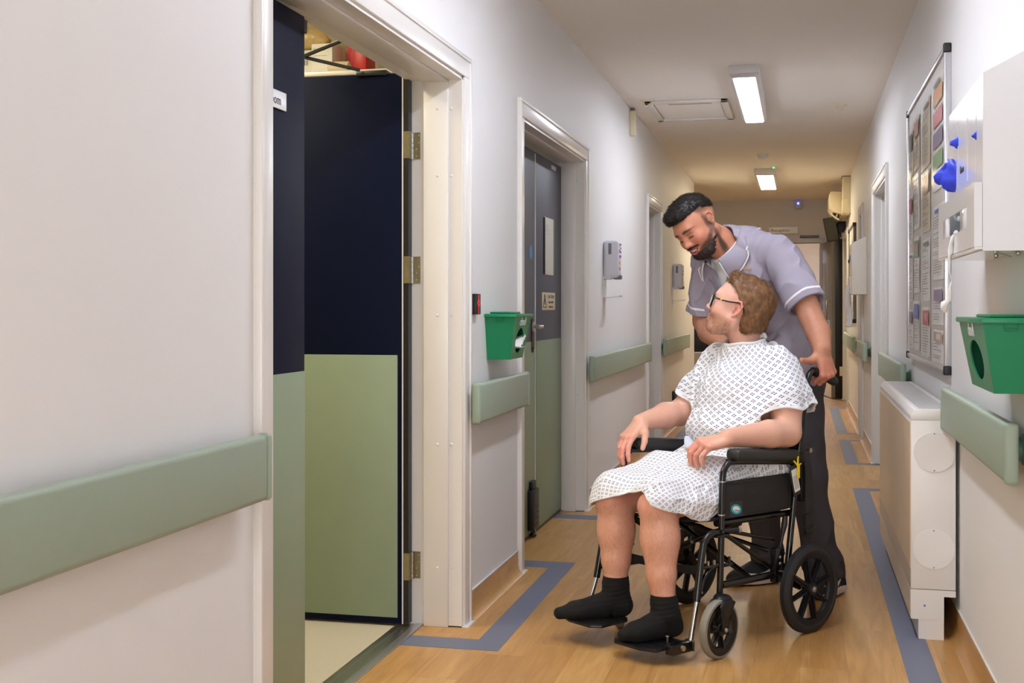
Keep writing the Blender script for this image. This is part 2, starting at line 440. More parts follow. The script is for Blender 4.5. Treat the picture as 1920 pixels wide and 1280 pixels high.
# ---- door 2: open leaf, folded back into the store room
hy = 4.350
b = MB(); b.box((-1.443, hy, .012), (-2.47, hy+.045, 2.062), M['navy'], bev=.002)
d2 = struct('door_2', b)
b = MB(); b.box((-1.459, hy, .035), (-2.45, hy-.002, 1.012), M['sage'], bev=.0006); b.build('kick_plate', d2)
b = MB(); b.box((-1.438, hy+.002, .012), (-1.443, hy+.042, 2.058), M['gloss']); b.box((-1.418, hy+.004, .012), (-1.438, hy+.044, 2.055), M['black']); b.build('edge_seal', d2)
def hinge(par, z):
    b = MB(); y = 4.397
    b.box((-1.385, y, z-.05), (-1.412, y-.0025, z+.05), M['brass'])
    b.box((-1.414, y-.006, z-.05), (-1.436, y-.0445, z+.05), M['brass'])
    for k in range(5): b.cyl((-1.414, y-.008, z-.05+k*.02), (-1.414, y-.008, z-.0315+k*.02), .0065, M['steel'], seg=12)
    for dz in (-.038, -.012, .012, .038):
        b.ball((-1.397+(.006 if dz > 0 else -.003), y-.0025, z+dz), (.003, .0012, .003), M['steel'], seg=8)
    return b.build('hinge', par)
for z in (.225, 1.33, 1.795): hinge(d2, z)
b = MB()
pts = [(-1.60, hy-.02, 2.075), (-1.77, hy-.16, 2.105), (-1.40, hy-.30, 2.18)]
b.box((-1.62, hy-.01, 2.055), (-1.5, hy+.04, 2.075), M['black'], bev=.003)
for p, q in ((pts[0], pts[1]), (pts[1], pts[2])):
    d = Vector(q)-Vector(p); T = frame(p, d, (0, 0, 1))
    b.box((0, -.006, -.004), (d.length, .006, .004), M['blackmetal'], bev=.001, T=T)
b.ball(pts[1], .012, M['steel'], seg=10)
b.build('closer_arm', d2)
b = MB(); b.box((-1.445, 2.71, 0), (-1.405, 4.40, .004), M['steel'], bev=.0015); b.box((-1.405, 2.71, 0), (-1.372, 4.40, .0065), M['alu'], bev=.0025); b.box((-1.47, 2.71, 0), (-1.445, 4.40, .006), M['steel'], bev=.002)
struct('trim_14', b)

# ---- door 3 and 4: pair of closed leaves
def leaf(name, y0, y1, x=LEAF):
    b = MB(); b.box((x, y0, .008), (x-.045, y1, 2.01), M['slate'], bev=.002)
    o = struct(name, b)
    b = MB(); b.box((x, y0+.004, .02), (x+.002, y1-.004, 1.012), M['sage'], bev=.0005); b.build('kick_plate', o)
    return o
d3 = leaf('door_3', 5.44, 6.315); d4 = leaf('door_4', 6.345, 7.05)
b = MB(); b.box((LEAF+.004, 6.317, .01), (LEAF-.04, 6.325, 2.0), M['gloss']); b.box((LEAF, 6.325, .01), (LEAF-.04, 6.345, 2.0), M['black']); b.build('meeting_strip', d3)
b = MB(); yc = 6.255
b.cyl((LEAF, yc, 1.09), (LEAF+.008, yc, 1.09), .027, M['steel'], seg=28)
b.tube([(LEAF, yc, 1.09), (LEAF+.04, yc, 1.09), (LEAF+.055, yc-.012, 1.09), (LEAF+.057, yc-.04, 1.09), (LEAF+.057, yc-.13, 1.09)], .0095, M['steel'], seg=14, smooth=4)
b.cyl((LEAF, yc, .985), (LEAF+.012, yc, .985), .012, M['brass'], seg=20)
b.box((LEAF, yc-.03, .955), (LEAF+.004, yc+.03, 1.13), M['black'], bev=.001)
b.build('lever_handle', d3)
b = MB(); b.cyl((LEAF, 6.215, 1.475), (LEAF+.002, 6.215, 1.475), .038, M['blue'], seg=32); b.build('round_sign', d3)
# hold-open unit low on the leaf
b = MB(); b.box((LEAF, 6.13, .045), (LEAF+.034, 6.27, .25), M['black'], bev=.006); b.box((LEAF, 6.17, .25), (LEAF+.022, 6.25, .292), M['black'], bev=.004)
for k in range(4): b.box((LEAF+.034, 6.15, .07+k*.03), (LEAF+.0355, 6.25, .076+k*.03), M['darkgrey'])
b.cyl((LEAF+.017, 6.2, .01), (LEAF+.017, 6.2, .05), .011, M['darkgrey']); b.ball((LEAF+.017, 6.2, .014), (.018, .018, .012), M['black'], seg=14); b.build('hold_open_unit', d3)
b = MB(); b.box((LEAF, 6.56, 1.37), (LEAF+.004, 6.80, 1.685), M['paper'], bev=.001); b.box((LEAF, 6.80, 1.37), (LEAF+.006, 6.815, 1.685), M['lgreen']); b.box((LEAF, 6.54, 1.37), (LEAF+.007, 6.56, 1.68), M['black'])
for k in range(5): b.box((LEAF+.004, 6.58, 1.64-k*.012), (LEAF+.0045, 6.58+.15*random.uniform(.4, 1), 1.644-k*.012), M['greyplastic'])
b.build('paper_pocket', d4)
b = MB(); b.box((LEAF, 6.50, 1.175), (LEAF+.002, 6.86, 1.272), M['paperb'], bev=.0005); wl = b.build('caution_sign', d4)
b = MB()
for p, q in (((.52, .06), (.6, .06)), ((.6, .06), (.565, .0)), ((.52, .06), (.565, .0))): pass
tri = [(6.525, 1.19), (6.605, 1.19), (6.565, 1.262)]
for i in range(3):
    p, q = tri[i], tri[(i+1) % 3]
    b.tube([(LEAF+.0022, p[0], p[1]), (LEAF+.0022, q[0], q[1])], .0022, M['ink'], seg=6)
b.cyl((LEAF+.0022, 6.565, 1.205), (LEAF+.003, 6.565, 1.235), .002, M['ink'])
b.build('warning_triangle', wl)
for i, (t_, s_) in enumerate((('CAUTION', .026), ('Oxygen cylinder', .0185), ('inside room', .0185))):
    text(t_, s_, M['ink'], frame((LEAF+.0023, 6.735, 1.24-i*.026), (0, 1, 0), (0, 0, 1)), parent=wl, align='CENTER', sx=1.5 if i == 0 else 1.2)
b = MB(); b.box((LEAF, 6.76, 1.968), (LEAF+.001, 6.89, 1.99), M['greyplastic']); b.build('small_label', d4)

leaf('door_5', 10.16, 11.03)
for n, (a, c) in zip((6, 7, 8), RD):
    b = MB(); b.box((RX+.13, a+.02, .008), (RX+.175, c-.02, 2.01), M['slate'], bev=.002); o = struct('door_%d' % n, b)
    b = MB(); b.box((RX+.128, a+.024, .02), (RX+.13, c-.024, 1.012), M['sage']); b.build('kick_plate', o)

# ---- far doorway frame and open dark leaf
b = MB(); g = M['greyplastic']
b.box((-1.06, 17.37, 0), (-1.0, 17.6, 2.14), g); b.box((.28, 17.37, 0), (.33, 17.6, 2.14), g); b.box((-.9995, 17.371, 2.08), (.2795, 17.6, 2.139), g)
struct('trim_15', b)
ang = math.atan2(-.83, .135)
T = Matrix.Translation((.285, 17.34, 0)) @ Matrix.Rotation(ang, 4, 'Z')
b = MB(); L_ = .86
b.box((0, -.024, .01), (L_, .024, 2.06), M['leafgrey'], bev=.002, T=T)
b.box((0, .022, 1.05), (L_, .0255, 1.6), M['slate'], T=T)
d9 = struct('door_9', b)
b = MB()
for sy in (-.0245, .0245):
    b.box((.26, sy-.002, 1.12), (.42, sy+.002, 1.78), M['screen'], T=T); b.box((.26, sy-.002, .3), (.42, sy+.002, .86), M['screen'], T=T)
b.build('vision_panel', d9)
b = MB(); b.box((.05, -.026, .92), (.75, -.0245, 1.02), M['greyplastic'], T=T); b.box((.0, -.028, .012), (L_, -.0245, .25), M['steel'], T=T); b.box((.0, -.027, .26), (.22, -.0245, 2.0), M['greyplastic2'], T=T); b.build('kick_plate', d9)
b = MB(); b.tube([(.70, -.024, 1.0), (.70, -.06, 1.0), (.70, -.06, 1.28), (.70, -.024, 1.28)], .011, M['steel'], T=T); b.tube([(.70, .024, .98), (.70, .07, 1.0), (.70, .07, 1.26), (.70, .024, 1.28)], .013, M['steel'], T=T); b.build('pull_handle', d9)
b = MB(); b.box((.445, 16.5, 0), (.545, 17.36, 2.08), M['black'], bev=.003); o = struct('door_10', b)
b = MB(); b.box((.50, 16.46, .3), (.54, 16.5, .42), M['cream'], bev=.003); b.build('floor_magnet', o)

# ================================================================== CEILING AND LIGHTS
def batten(x, y0, y1, label, colr, strength, wd=.125, drop=.07):
    t = thing('ceiling_light', label, 'light', (x, (y0+y1)/2, H), group=None)
    L2 = (y1-y0)/2
    b = MB(); b.box((-wd/2-.03, -L2-.07, 0), (wd/2+.03, L2+.07, -drop+.02), M['gloss_grey'], bev=.004)
    b.prism([(-wd/2-.03, -drop+.02), (wd/2+.03, -drop+.02), (wd/2+.008, -drop), (-wd/2-.008, -drop)], 1, -L2-.02, L2+.02, M['gloss_grey']); b.build('housing', t)
    b = MB(); b.box((-wd/2, -L2, -drop-.001), (wd/2, L2, -drop-.006), lamp_mat('diffuser', colr, strength), bev=.002); b.build('diffuser', t)
    return t
batten(-.335, -1.9, -.1, 'long white ceiling light nearest the camera end of the corridor', (232, 239, 255), 19)
batten(-.335, 2.9, 4.75, 'long white ceiling light above the open store room door', (232, 239, 255), 19)
batten(-.335, 7.68, 9.5, 'large bright rectangular ceiling light beside the ceiling hatch', (236, 241, 255), 18)
batten(-.365, 13.4, 14.95, 'smaller bright ceiling light far down the corridor behind the smoke detector', (255, 236, 200), 17, wd=.165)
batten(-.5, 19, 20.5, 'ceiling light in the room beyond the far doorway', (236, 242, 255), 42, wd=.3)
batten(-2.3, 3.2, 4.2, 'ceiling light inside the store room', (255, 240, 205), 14, wd=.3)

b = MB()
x0, x1, y0, y1 = -1.09, -.5, 8.8, 9.68
for a_, b_ in (((x0, y0), (x1, y0+.05)), ((x0, y1-.05), (x1, y1)), ((x0, y0), (x0+.05, y1)), ((x1-.05, y0), (x1, y1))):
    b.box((a_[0], a_[1], H), (b_[0], b_[1], H-.02), M['gloss'], bev=.004)
hatch = b.build('ceiling_hatch', label='white framed access hatch set in the corridor ceiling', category='hatch')
b = MB(); b.box((x0+.06, y0+.06, H+.0), (x1-.06, y1-.06, H-.008), M['ceiling']); b.box((x0+.16, y0+.13, H-.008), (x1-.12, y0+.15, H-.010), M['tan']); b.build('hatch_panel', hatch)
b = MB(); b.lathe([(0, 0), (.05, 0), (.052, -.012), (.045, -.03), (.03, -.045), (0, -.05)], M['whiteplastic'], closed=False); 
for k in range(8): b.box((.038*math.cos(k*.785)-.004, .038*math.sin(k*.785)-.004, -.022), (.038*math.cos(k*.785)+.004, .038*math.sin(k*.785)+.004, -.036), M['greyplastic2'])
o = b.build('smoke_detector', label='round white smoke detector between the two visible ceiling lights', category='smoke detector'); o.location = (-.35, 12.1, H)
def hook(x, y, label):
    b = MB(); b.box((-.05, -.015, 0), (.05, .015, -.012), M['cream'], bev=.003); b.tube([(-.03, 0, -.012), (-.01, 0, -.05), (.03, 0, -.03)], .005, M['cream'], smooth=3, seg=8)
    o = b.build('ceiling_hook', label=label, category='hook'); o.location = (x, y, H)
hook(.28, 9.25, 'small cream ceiling fitting on the right side of the ceiling'); hook(-1.06, 8.72, 'small cream ceiling fitting on the left beside the hatch')
b = MB(); b.box((LX, 9.05, 2.46), (LX+.045, 9.1, 2.65), M['cream'], bev=.008); b.box((LX+.005, 9.055, 2.65), (LX+.035, 9.095, 2.663), M['greyplastic2']); b.build('wall_sensor', label='slim cream sensor high on the left wall under the ceiling', category='sensor')
b = MB(); b.ball((-.27, 13.2, H-.008), (.012, .012, .012), M['greenled'], seg=10); b.box((-.3, 13.17, H), (-.24, 13.23, H-.006), M['whiteplastic']); b.build('ceiling_indicator', label='tiny green indicator light on the ceiling beside the far light', category='indicator')

# ================================================================== HANDRAILS
def handrail(xw, sgn, y0, y1, label):
    t = thing('handrail', label, 'handrail', (xw, (y0+y1)/2, .83), group='sage green wall handrails'); L2 = (y1-y0)/2
    xa, xb = sgn*.034, sgn*.066
    b = MB(); b.box((xa, -L2+.022, -.075), (xb, L2-.022, .075), M['sage_rail'], bev=.0135, seg=4); b.build('rail', t)
    for s in (-1, 1):
        b = MB(); b.box((xa-sgn*.001, s*(L2-.0225), -.0765), (xb+sgn*.0015, s*L2, .0765), M['sage_rail'], bev=.011, seg=4); b.build('end_cap', t)
        yb = s*(L2-min(.12, L2*.4))
        b = MB(); T = Matrix.Translation((0, yb, 0)) @ Matrix.Diagonal((1, 1, 1.3, 1))
        b.lathe([(0, 0), (.04, 0), (.04, .006), (.03, .012), (.028, .036), (0, .036)], M['rail_core'], T=Matrix.Translation((0, yb, 0)) @ Matrix.Rotation(sgn*math.pi/2, 4, 'Y'), closed=False); b.build('bracket', t)
    return t
handrail(LX, 1, -1.2, 2.585, 'long sage green handrail on the near left wall')
handrail(LX, 1, 4.43, 5.31, 'short sage green handrail below the left green wipes dispenser')
handrail(LX, 1, 7.05, 9.9, 'sage green handrail on the left wall below the near soap dispenser')
handrail(LX, 1, 11.0, 13.4, 'sage green handrail on the left wall below the far soap dispenser')
handrail(RX, -1, 3.2, 4.62, 'sage green handrail on the right wall in front of the radiator cabinet')
handrail(RX, -1, 6.48, 8.2, 'sage green handrail on the right wall just behind the radiator cabinet')
handrail(RX, -1, 10.1, 11.34, 'sage green handrail on the right wall, nearer of the two past the doorway')
handrail(RX, -1, 12.25, 14.7, 'farthest sage green handrail on the right wall')

# ================================================================== WALL FITTINGS
b = MB(); b.box((LX, 4.55, 1.163), (LX+.022, 4.615, 1.242), M['black'], bev=.002)
sw = b.build('door_switch', label='small black wall switch with a red diamond beside the open doorway', category='switch')
b = MB(); x = LX+.0225
cy, cz = 4.582, 1.2
dm = [(cy-.016, cz+.006), (cy, cz+.02), (cy+.016, cz+.006), (cy, cz-.008)]
for i in range(4):
    p, q = dm[i], dm[(i+1) % 4]; b.tube([(x, p[0], p[1]), (x, q[0], q[1])], .0009, M['redled'], seg=6)
b.tube([(x, cy, cz+.02), (x, cy, cz+.036)], .0009, M['redled'], seg=6); b.tube([(x, cy, cz-.008), (x, cy, cz-.034)], .0009, M['redled'], seg=6); b.build('red_marking', sw)

def wipes_dispenser(xw, sgn, y0, y1, label, wipes):
    """tapered box with lid and an oval opening in the face towards the corridor"""
    t = thing('wipes_dispenser', label, 'dispenser', (xw, (y0+y1)/2, .98)); L2 = (y1-y0)/2
    D, Ht = .125, .17
    g = M['green']
    # front wall with an oval hole, built as quads around the hole
    b = MB()
    tp, bt = L2-.004, L2-.035                 # half widths top / bottom
    def fr(u, v, dx=0):                       # u across -1..1, v 0..1 up, on the sloping front
        hw = bt+(tp-bt)*v; return (sgn*(D-.03+.03*v-dx), u*hw, v*Ht)
    n = 48; hu, hv, cu, cv = .52, .30, .0, .44
    for dx, flip in ((0, False), (.004, True)):
        hole, rim = [], []
        for k in range(n):
            a = 2*math.pi*k/n; c_, s_ = math.cos(a), math.sin(a)
            hole.append(b.bm.verts.new(fr(cu+hu*c_, cv+hv*s_, dx)))
            k_ = 1/max(abs(c_), abs(s_)); rim.append(b.bm.verts.new(fr(max(-1, min(1, c_*k_)), .5+.5*max(-1, min(1, s_*k_)), dx)))
        for k in range(n): b.bm.faces.new((hole[k], hole[(k+1) % n], rim[(k+1) % n], rim[k]))
        if not flip: h0 = hole
    for k in range(n): b.bm.faces.new((h0[k], h0[(k+1) % n], hole[(k+1) % n], hole[k]))
    def quad(ps): b.poly(ps, g)
    for s in (-1, 1):
        for o_ in (0, .004):
            quad([(0, s*(bt-o_), 0), fr(s*(1-o_/bt), 0), fr(s*(1-o_/tp), 1), (0, s*(tp-o_), Ht)])
    quad([(0, -bt, 0), (0, bt, 0), fr(1, 0), fr(-1, 0)]); quad([(0, -bt, .003), (0, bt, .003), fr(1, .015), fr(-1, .015)])
    quad([(0, -bt, 0), (0, bt, 0), (0, tp, Ht), (0, -tp, Ht)])
    b.mi(g); b.build('body', t)
    b = MB(); b.box((0, -L2-.012, Ht), (sgn*(D+.008), L2+.012, Ht+.014), g, bev=.004); b.box((sgn*.004, -L2*.55, Ht+.014), (sgn*(D-.03), L2*.55, Ht+.022), g, bev=.006)
    b.build('lid', t)
    b = MB(); yy = -L2-.001
    b.tube([(sgn*.045, -tp-.001, Ht-.002), (sgn*.045, -tp-.003, Ht-.014), (sgn*.075, -tp-.003, Ht-.014), (sgn*.075, -tp-.001, Ht-.002)], .0022, g, seg=6); b.build('clip', t)
    o = sgn*(D-.003+.0006)
    xd = (0, 1, 0) if sgn > 0 else (0, -1, 0)
    text('clinell', .05, M['whiteplastic'], frame((sgn*(D-.0035), 0, Ht*.80), xd, (-sgn*.03*-1, 0, Ht)), parent=t, align='CENTER', name='lettering')
    if wipes:
        b = MB()
        rng = random.Random(3)
        for k in range(5):
            y = -.03+.018*k; b.poly([(.075, y, .05), (.118+.01*rng.random(), y+.012, .048+.01*k), (.112, y+.05, .075+.006*k), (.07, y+.045, .085)], M['paper'])
        b.poly([(.08, -.03, .04), (.125, -.035, .046), (.128, .045, .05), (.085, .05, .045)], M['paper'])
        b.poly([(.06, -.05, .08), (.105, -.04, .11), (.1, .0, .1), (.06, .0, .08)], M['paper']); b.build('wipes', t)
    return t
wipes_dispenser(LX, 1, 4.76, 5.06, 'green plastic wipes dispenser with white wipes on the left wall', True)
wipes_dispenser(RX, -1, 3.14, 3.6, 'large green plastic wipes dispenser under the white glove box on the right wall', False)

def soap_dispenser(y, label, s=1):
    t = thing('soap_dispenser', label, 'dispenser', (LX, y, 1.25))
    b = MB(); b.box((0, -.06, .13), (.10, .075, .37), M['greyplastic'], bev=.022, seg=4); b.box((0, -.055, .12), (.05, .07, .16), M['greyplastic'], bev=.01); b.build('body', t)
    b = MB(); b.box((.035, -.0605, .28), (.055, -.063, .35), M['greyplastic2'], bev=.003); b.build('window', t)
    b = MB(); b.box((.055, .0, .12), (.11, .06, .15), M['greyplastic2'], bev=.01); b.build('push_lever', t)
    b = MB()
    for k, m_ in enumerate((M['orange'], M['inkr'], M['inkr'], M['orange'], M['inkr'])): b.box((.1, -.02, .33-k*.038), (.1015, .015, .35-k*.038), m_)
    for k in range(4): b.box((.1, .03, .34-k*.025), (.1015, .06, .352-k*.025), M['inkb'])
    b.build('printed_label', t)
    b = MB(); b.box((0, -.055, .0), (.004, .065, .14), M['whiteplastic'], bev=.001)
    b.prism([(0, 0), (.10, .006), (.115, .012), (.115, .018), (.1, .013), (0, .008)], 1, -.055, .065, M['whiteplastic']); b.build('drip_tray', t)
    return t
soap_dispenser(7.85, 'pale grey soap dispenser with drip tray on the left wall above the long handrail')
soap_dispenser(12.25, 'pale grey soap dispenser farther along the left wall beside the carer')
b = MB(); b.box((LX, 12.15, .27), (LX+.03, 12.5, .36), M['black'], bev=.004); b.tube([(LX+.02, 12.2, .27), (LX+.012, 12.2, .15), (LX+.01, 12.19, .0)], .003, M['black'], seg=6)
b.build('wall_socket', label='black cable box low on the left wall behind the wheelchair', category='socket')

# ---- glove box holder (near right)
gy0, gy1, gx = 3.22, 3.92, .44
t = thing('glove_box_holder', 'large white acrylic glove box holder on the right wall with blue gloves', 'dispenser', (0, 0, 0))
A_ = M['acrylic']
b = MB()
b.prism([(gx, 1.33), (RX, 1.33), (RX, 1.83), (gx, 1.77)], 1, gy0, gy0+.012, A_)
b.prism([(gx+.001, 1.762), (RX-.001, 1.822), (RX-.001, 1.828), (gx+.001, 1.768)], 1, gy0+.013, gy1-.001, A_)
b.box((gx+.002, gy1-.006, 1.331), (RX-.001, gy1, 1.765), A_)
b.box((gx+.001, gy0+.013, 1.331), (RX-.001, gy1-.007, 1.341), A_)
b.box((RX-.007, gy0+.014, 1.343), (RX-.001, gy1-.008, 1.82), A_)
# slotted face towards the corridor
ys = [gy0+.0125, 3.33, 3.345, 3.50, 3.515, 3.70, 3.715, gy1]
for i in range(0, len(ys), 2): b.box((gx+.0003, ys[i], 1.531), (gx+.006, ys[i+1], 1.72), A_)
b.box((gx, gy0+.0124, 1.719), (gx+.0062, gy1-.0005, 1.768), A_); b.box((gx, gy0+.0124, 1.49), (gx+.0062, gy1-.0005, 1.532), A_)
b.build('body', t)
b = MB()
# tray with cut-out
x_ = gx-.02
out = [(gy0+.05, 1.36), (4.02, 1.36), (4.02, 1.50), (gy0+.05, 1.50)]
b.box((x_, gy0+.001, 1.34), (x_+.006, 4.02, 1.36), A_); b.box((x_, gy0+.001, 1.36), (x_+.006, 3.36, 1.50), A_); b.box((x_+.006, gy0+.001, 1.34), (gx-.001, gy0+.012, 1.50), A_); b.box((x_, 3.9, 1.36), (x_+.006, 4.02, 1.50), A_)
b.box((x_, 3.36, 1.36), (x_+.006, 3.9, 1.395), A_); b.box((x_, 3.36, 1.45), (x_+.006, 3.9, 1.50), A_)
b.box((x_, 3.36, 1.395), (x_+.006, 3.5, 1.45), A_, bev=.002); b.box((x_, 3.78, 1.395), (x_+.006, 3.9, 1.45), A_, bev=.002)
b.box((x_+.001, gy0+.002, 1.334), (RX-.001, 4.018, 1.3395), A_)
b.build('tray', t)
b = MB(); b.box((gx+.02, gy0+.03, 1.36), (RX-.01, gy1-.03, 1.74), M['paper']); b.box((gx+.008, 3.42, 1.50), (gx+.02, 3.66, 1.62), M['paper'])
b.box((gx+.007, 3.55, 1.52), (gx+.008, 3.58, 1.6), M['inkb']); b.build('glove_carton', t)
text('Gloves', .03, M['ink'], frame((gx-.0004, 3.66, 1.565), (0, -1, 0), (0, 0, 1)), parent=t)
b = MB(); b.tube([(gx+.03, gy0+.01, 1.327), (gx+.09, gy0+.16, 1.322)], .0025, M['steel'], seg=8); b.ball((gx+.09, gy0+.05, 1.325), .007, M['steel'], seg=10); b.ball((gx+.06, gy0+.2, 1.325), .007, M['steel'], seg=10); b.build('screw', t)
def crumple(name, pts, m, label, cat, disp=.012, seed=0, parent=None):
    b = MB(); b.tube(pts[0], pts[1], m, seg=22, smooth=5, flat=pts[2] if len(pts) > 2 else None)
    for v in b.bm.verts:
        n_ = mnoise.noise_vector(v.co*34+Vector((seed, 0, 0))); n2 = mnoise.noise_vector(v.co*90); v.co += n_*disp + n2*disp*.3
    return b.build(name, parent, ang=60, label=label, category=cat)
crumple('disposable_glove', ([(gx+.01, 3.76, 1.58), (gx-.012, 3.78, 1.57), (gx-.03, 3.80, 1.575), (gx-.052, 3.81, 1.57)], [.042, .05, .034, .010], (1, .28)), M['glove'], 'crumpled blue disposable glove hanging out of the near white glove box', 'glove', .010)
crumple('disposable_glove', ([(gx+.01, 3.72, 1.665), (gx-.008, 3.73, 1.66), (gx-.012, 3.73, 1.655)], [.02, .014, .006], (1, .5)), M['glove'], 'small tip of blue glove poking from the slot above the hanging glove', 'glove', .004)
crumple('disposable_glove', ([(gx+.01, 3.34, 1.632), (gx-.004, 3.345, 1.63), (gx-.007, 3.345, 1.628)], [.014, .010, .004], (1, .5)), M['glove'], 'small tip of blue glove in the slot nearest the camera', 'glove', .003)
crumple('tissue_strand', ([(gx-.02, 3.62, 1.40), (gx-.026, 3.66, 1.35), (gx-.022, 3.68, 1.26), (gx-.026, 3.7, 1.215), (gx-.034, 3.73, 1.19)], [.009, .010, .005, .011, .017], (1, .5)), M['tissue'], 'white tissue strand hanging below the near glove box', 'tissue', .008)

# ---- far glove box holder and far notice board
t = thing('glove_box_holder', 'smaller white glove box holder beyond the right doorway', 'dispenser', (0, 0, 0))
b = MB(); b.prism([(.43, 1.30), (RX, 1.30), (RX, 1.80), (.43, 1.74)], 1, 10.9, 11.3, M['far_white'], bev=.006); b.build('body', t)
b = MB(); b.box((.42, 10.95, 1.31), (.43, 11.5, 1.46), M['far_white'], bev=.003); b.ball((.43, 11.15, 1.62), (.012, .05, .03), M['blue'], seg=12); b.build('tray', t)
crumple('tissue_strand', ([(.42, 11.2, 1.38), (.41, 11.22, 1.25), (.425, 11.25, 1.12), (.42, 11.24, 1.02)], [.02, .03, .025, .035], (1, .6)), M['tissue'], 'white tissue strand hanging below the far glove box', 'tissue', .014)

def sheet(b, x, y0, y1, z0, z1, m, curl=0.004):
    n = 6; vs = []
    for i in range(n+1):
        row = []
        for j in range(n+1):
            u, v = i/n, j/n
            off = .0015 + curl*(2*u-1)**4*(.4+.6*mnoise.noise(Vector((y0*9+u*2, z0*7+v*2, 0))))+abs(curl)*.5*math.sin(v*5+y0*9)*u
            row.append(b.bm.verts.new((x-max(.001, off), y0+(y1-y0)*u, z0+(z1-z0)*v)))
        vs.append(row)
    for i in range(n):
        for j in range(n): b.bm.faces.new((vs[i][j], vs[i+1][j], vs[i+1][j+1], vs[i][j+1]))
    idx = b.mi(m)
    for r_ in vs:
        for v in r_:
            for f in v.link_faces: f.material_index = idx
film = mat('clear_plastic_film', (235, 232, 226), .12, alpha=.18, spec=.8, bump=.9, bscale=26)
def notice(name_label, y0, y1, z0, z1, x, rng, kind, m=None, curl=.004):
    b = MB(); sheet(b, x, y0, y1, z0, z1, m or M['paper'], curl)
    o = b.build('notice', ang=80, label=name_label, category='notice', group='notices on the near notice board')
    b = MB(); w_ = y1-y0; h_ = z1-z0; xx = x-.0015-curl*1.1-.0015
    if kind == 'bars':
        for k, mm in enumerate((M['orange'], M['pink'], M['purple'], M['lgreen'])):
            b.box((xx, y0+w_*.1, z1-h_*(.24+k*.19)), (xx-.0004, y1-w_*.05, z1-h_*(.10+k*.19)), mm)
        b.box((xx, y0+w_*.3, z1-h_*.07), (xx-.0004, y1-w_*.1, z1-h_*.04), M['print'])
    else:
        z = z1-h_*.06
        if kind in ('pic', 'photo'):
            mm = rng.choice([M['inkr'], M['inkb'], M['tan'], M['print'], M['purple'], M['lgreen']])
            b.box((xx, y0+w_*.12, z-h_*.3), (xx-.0004, y1-w_*.12, z), mm)
            if kind == 'photo': b.box((xx-.0004, y0+w_*.3, z-h_*.22), (xx-.0008, y1-w_*.35, z-h_*.06), rng.choice([M['orange'], M['pink'], M['whiteplastic']]))
            z -= h_*.36
        else:
            b.box((xx, y0+w_*.15, z-h_*.05), (xx-.0004, y1-w_*.2, z), rng.choice([M['print'], M['inkr'], M['inkb']])); z -= h_*.1
        while z > z0+h_*.08:
            e = rng.uniform(.45, .95)
            b.box((xx, y1-w_*.08, z-.0028), (xx-.0004, y1-w_*(.08+.84*e), z), M['print']); z -= rng.choice([.010, .010, .012, .022])
    b.build('print', o)
    b = MB(); sheet(b, xx-.0015, y0-.004, y1+.004, z0-.004, z1+.004, film, curl*.6); b.build('plastic_sleeve', o)
    return o
# near board
bx = RX-.022; by0, by1, bz0, bz1 = 4.87, 6.54, .94, 2.18
t = thing('notice_board', 'tall notice board with metal frame on the right wall covered in papers', 'notice board')
b = MB(); b.box((RX, by0+.01, bz0+.01), (bx+.006, by1-.01, bz1-.01), M['boardface']); b.build('panel', t)
b = MB()
for a_, b_ in (((by0, bz0), (by0+.02, bz1)), ((by1-.02, bz0), (by1, bz1)), ((by0, bz0), (by1, bz0+.02)), ((by0, bz1-.02), (by1, bz1))): b.box((RX, a_[0], a_[1]), (bx-.004, b_[0], b_[1]), M['alu'], bev=.004)
b.build('frame', t)
for y in (by0, by1):
    for z in (bz0, bz1):
        b = MB(); b.box((RX, y-.006 if y == by0 else y-.024, z-.006 if z == bz0 else z-.03), (bx-.007, y+.024 if y == by0 else y+.006, z+.03 if z == bz0 else z+.006), M['black'], bev=.005, seg=3); b.build('corner_cap', t)
rng = random.Random(5)
px_ = bx+.006
cols = [(4.93, 5.32), (5.45, 5.78), (5.92, 6.2), (6.26, 6.46)]
desc = [[('top', 1.66, 2.11, 'bars', None, 'colour banded notice with orange, red, purple and green bars'), ('mid', 1.30, 1.60, 'text', None, 'white notice with a red heading below the colour banded notice'), ('low', 1.12, 1.27, 'pic', None, 'small pale notice low in the column nearest the camera'), ('bot', .97, 1.10, 'photo', None, 'purple and white leaflet in the bottom corner nearest the camera')],
        [('top', 1.80, 2.09, 'text', M['paperb'], 'yellowed notice at the top of the second column'), ('m1', 1.52, 1.78, 'pic', M['paperb'], 'yellowed notice with a glossy sleeve in the second column'), ('m2', 1.22, 1.49, 'text', None, 'white typed notice with a red heading in the second column'), ('bot', .98, 1.19, 'photo', None, 'folded leaflet at the bottom of the second column')],
        [('top', 1.84, 2.08, 'photo', M['paperb'], 'brown tinted notice at the top of the third column'), ('m1', 1.56, 1.81, 'text', None, 'white typed notice high in the third column'), ('m2', 1.26, 1.52, 'photo', None, 'notice with a dark picture in the middle of the third column'), ('bot', .99, 1.22, 'pic', None, 'coloured leaflet at the bottom of the third column')],
        [('top', 1.78, 2.06, 'pic', M['paperb'], 'narrow brown notice at the top of the farthest column'), ('m1', 1.50, 1.74, 'photo', None, 'narrow notice with dark picture in the farthest column'), ('m2', 1.22, 1.46, 'text', None, 'narrow typed notice in the farthest column'), ('bot', .99, 1.18, 'pic', None, 'narrow colourful leaflet at the bottom of the farthest column')]]
for (y0, y1), lst in zip(cols, desc):
    for tag_, z0, z1, kind, mm, lab in lst: notice(lab, y0, y1, z0, z1, px_, rng, kind, mm, curl=.0035)
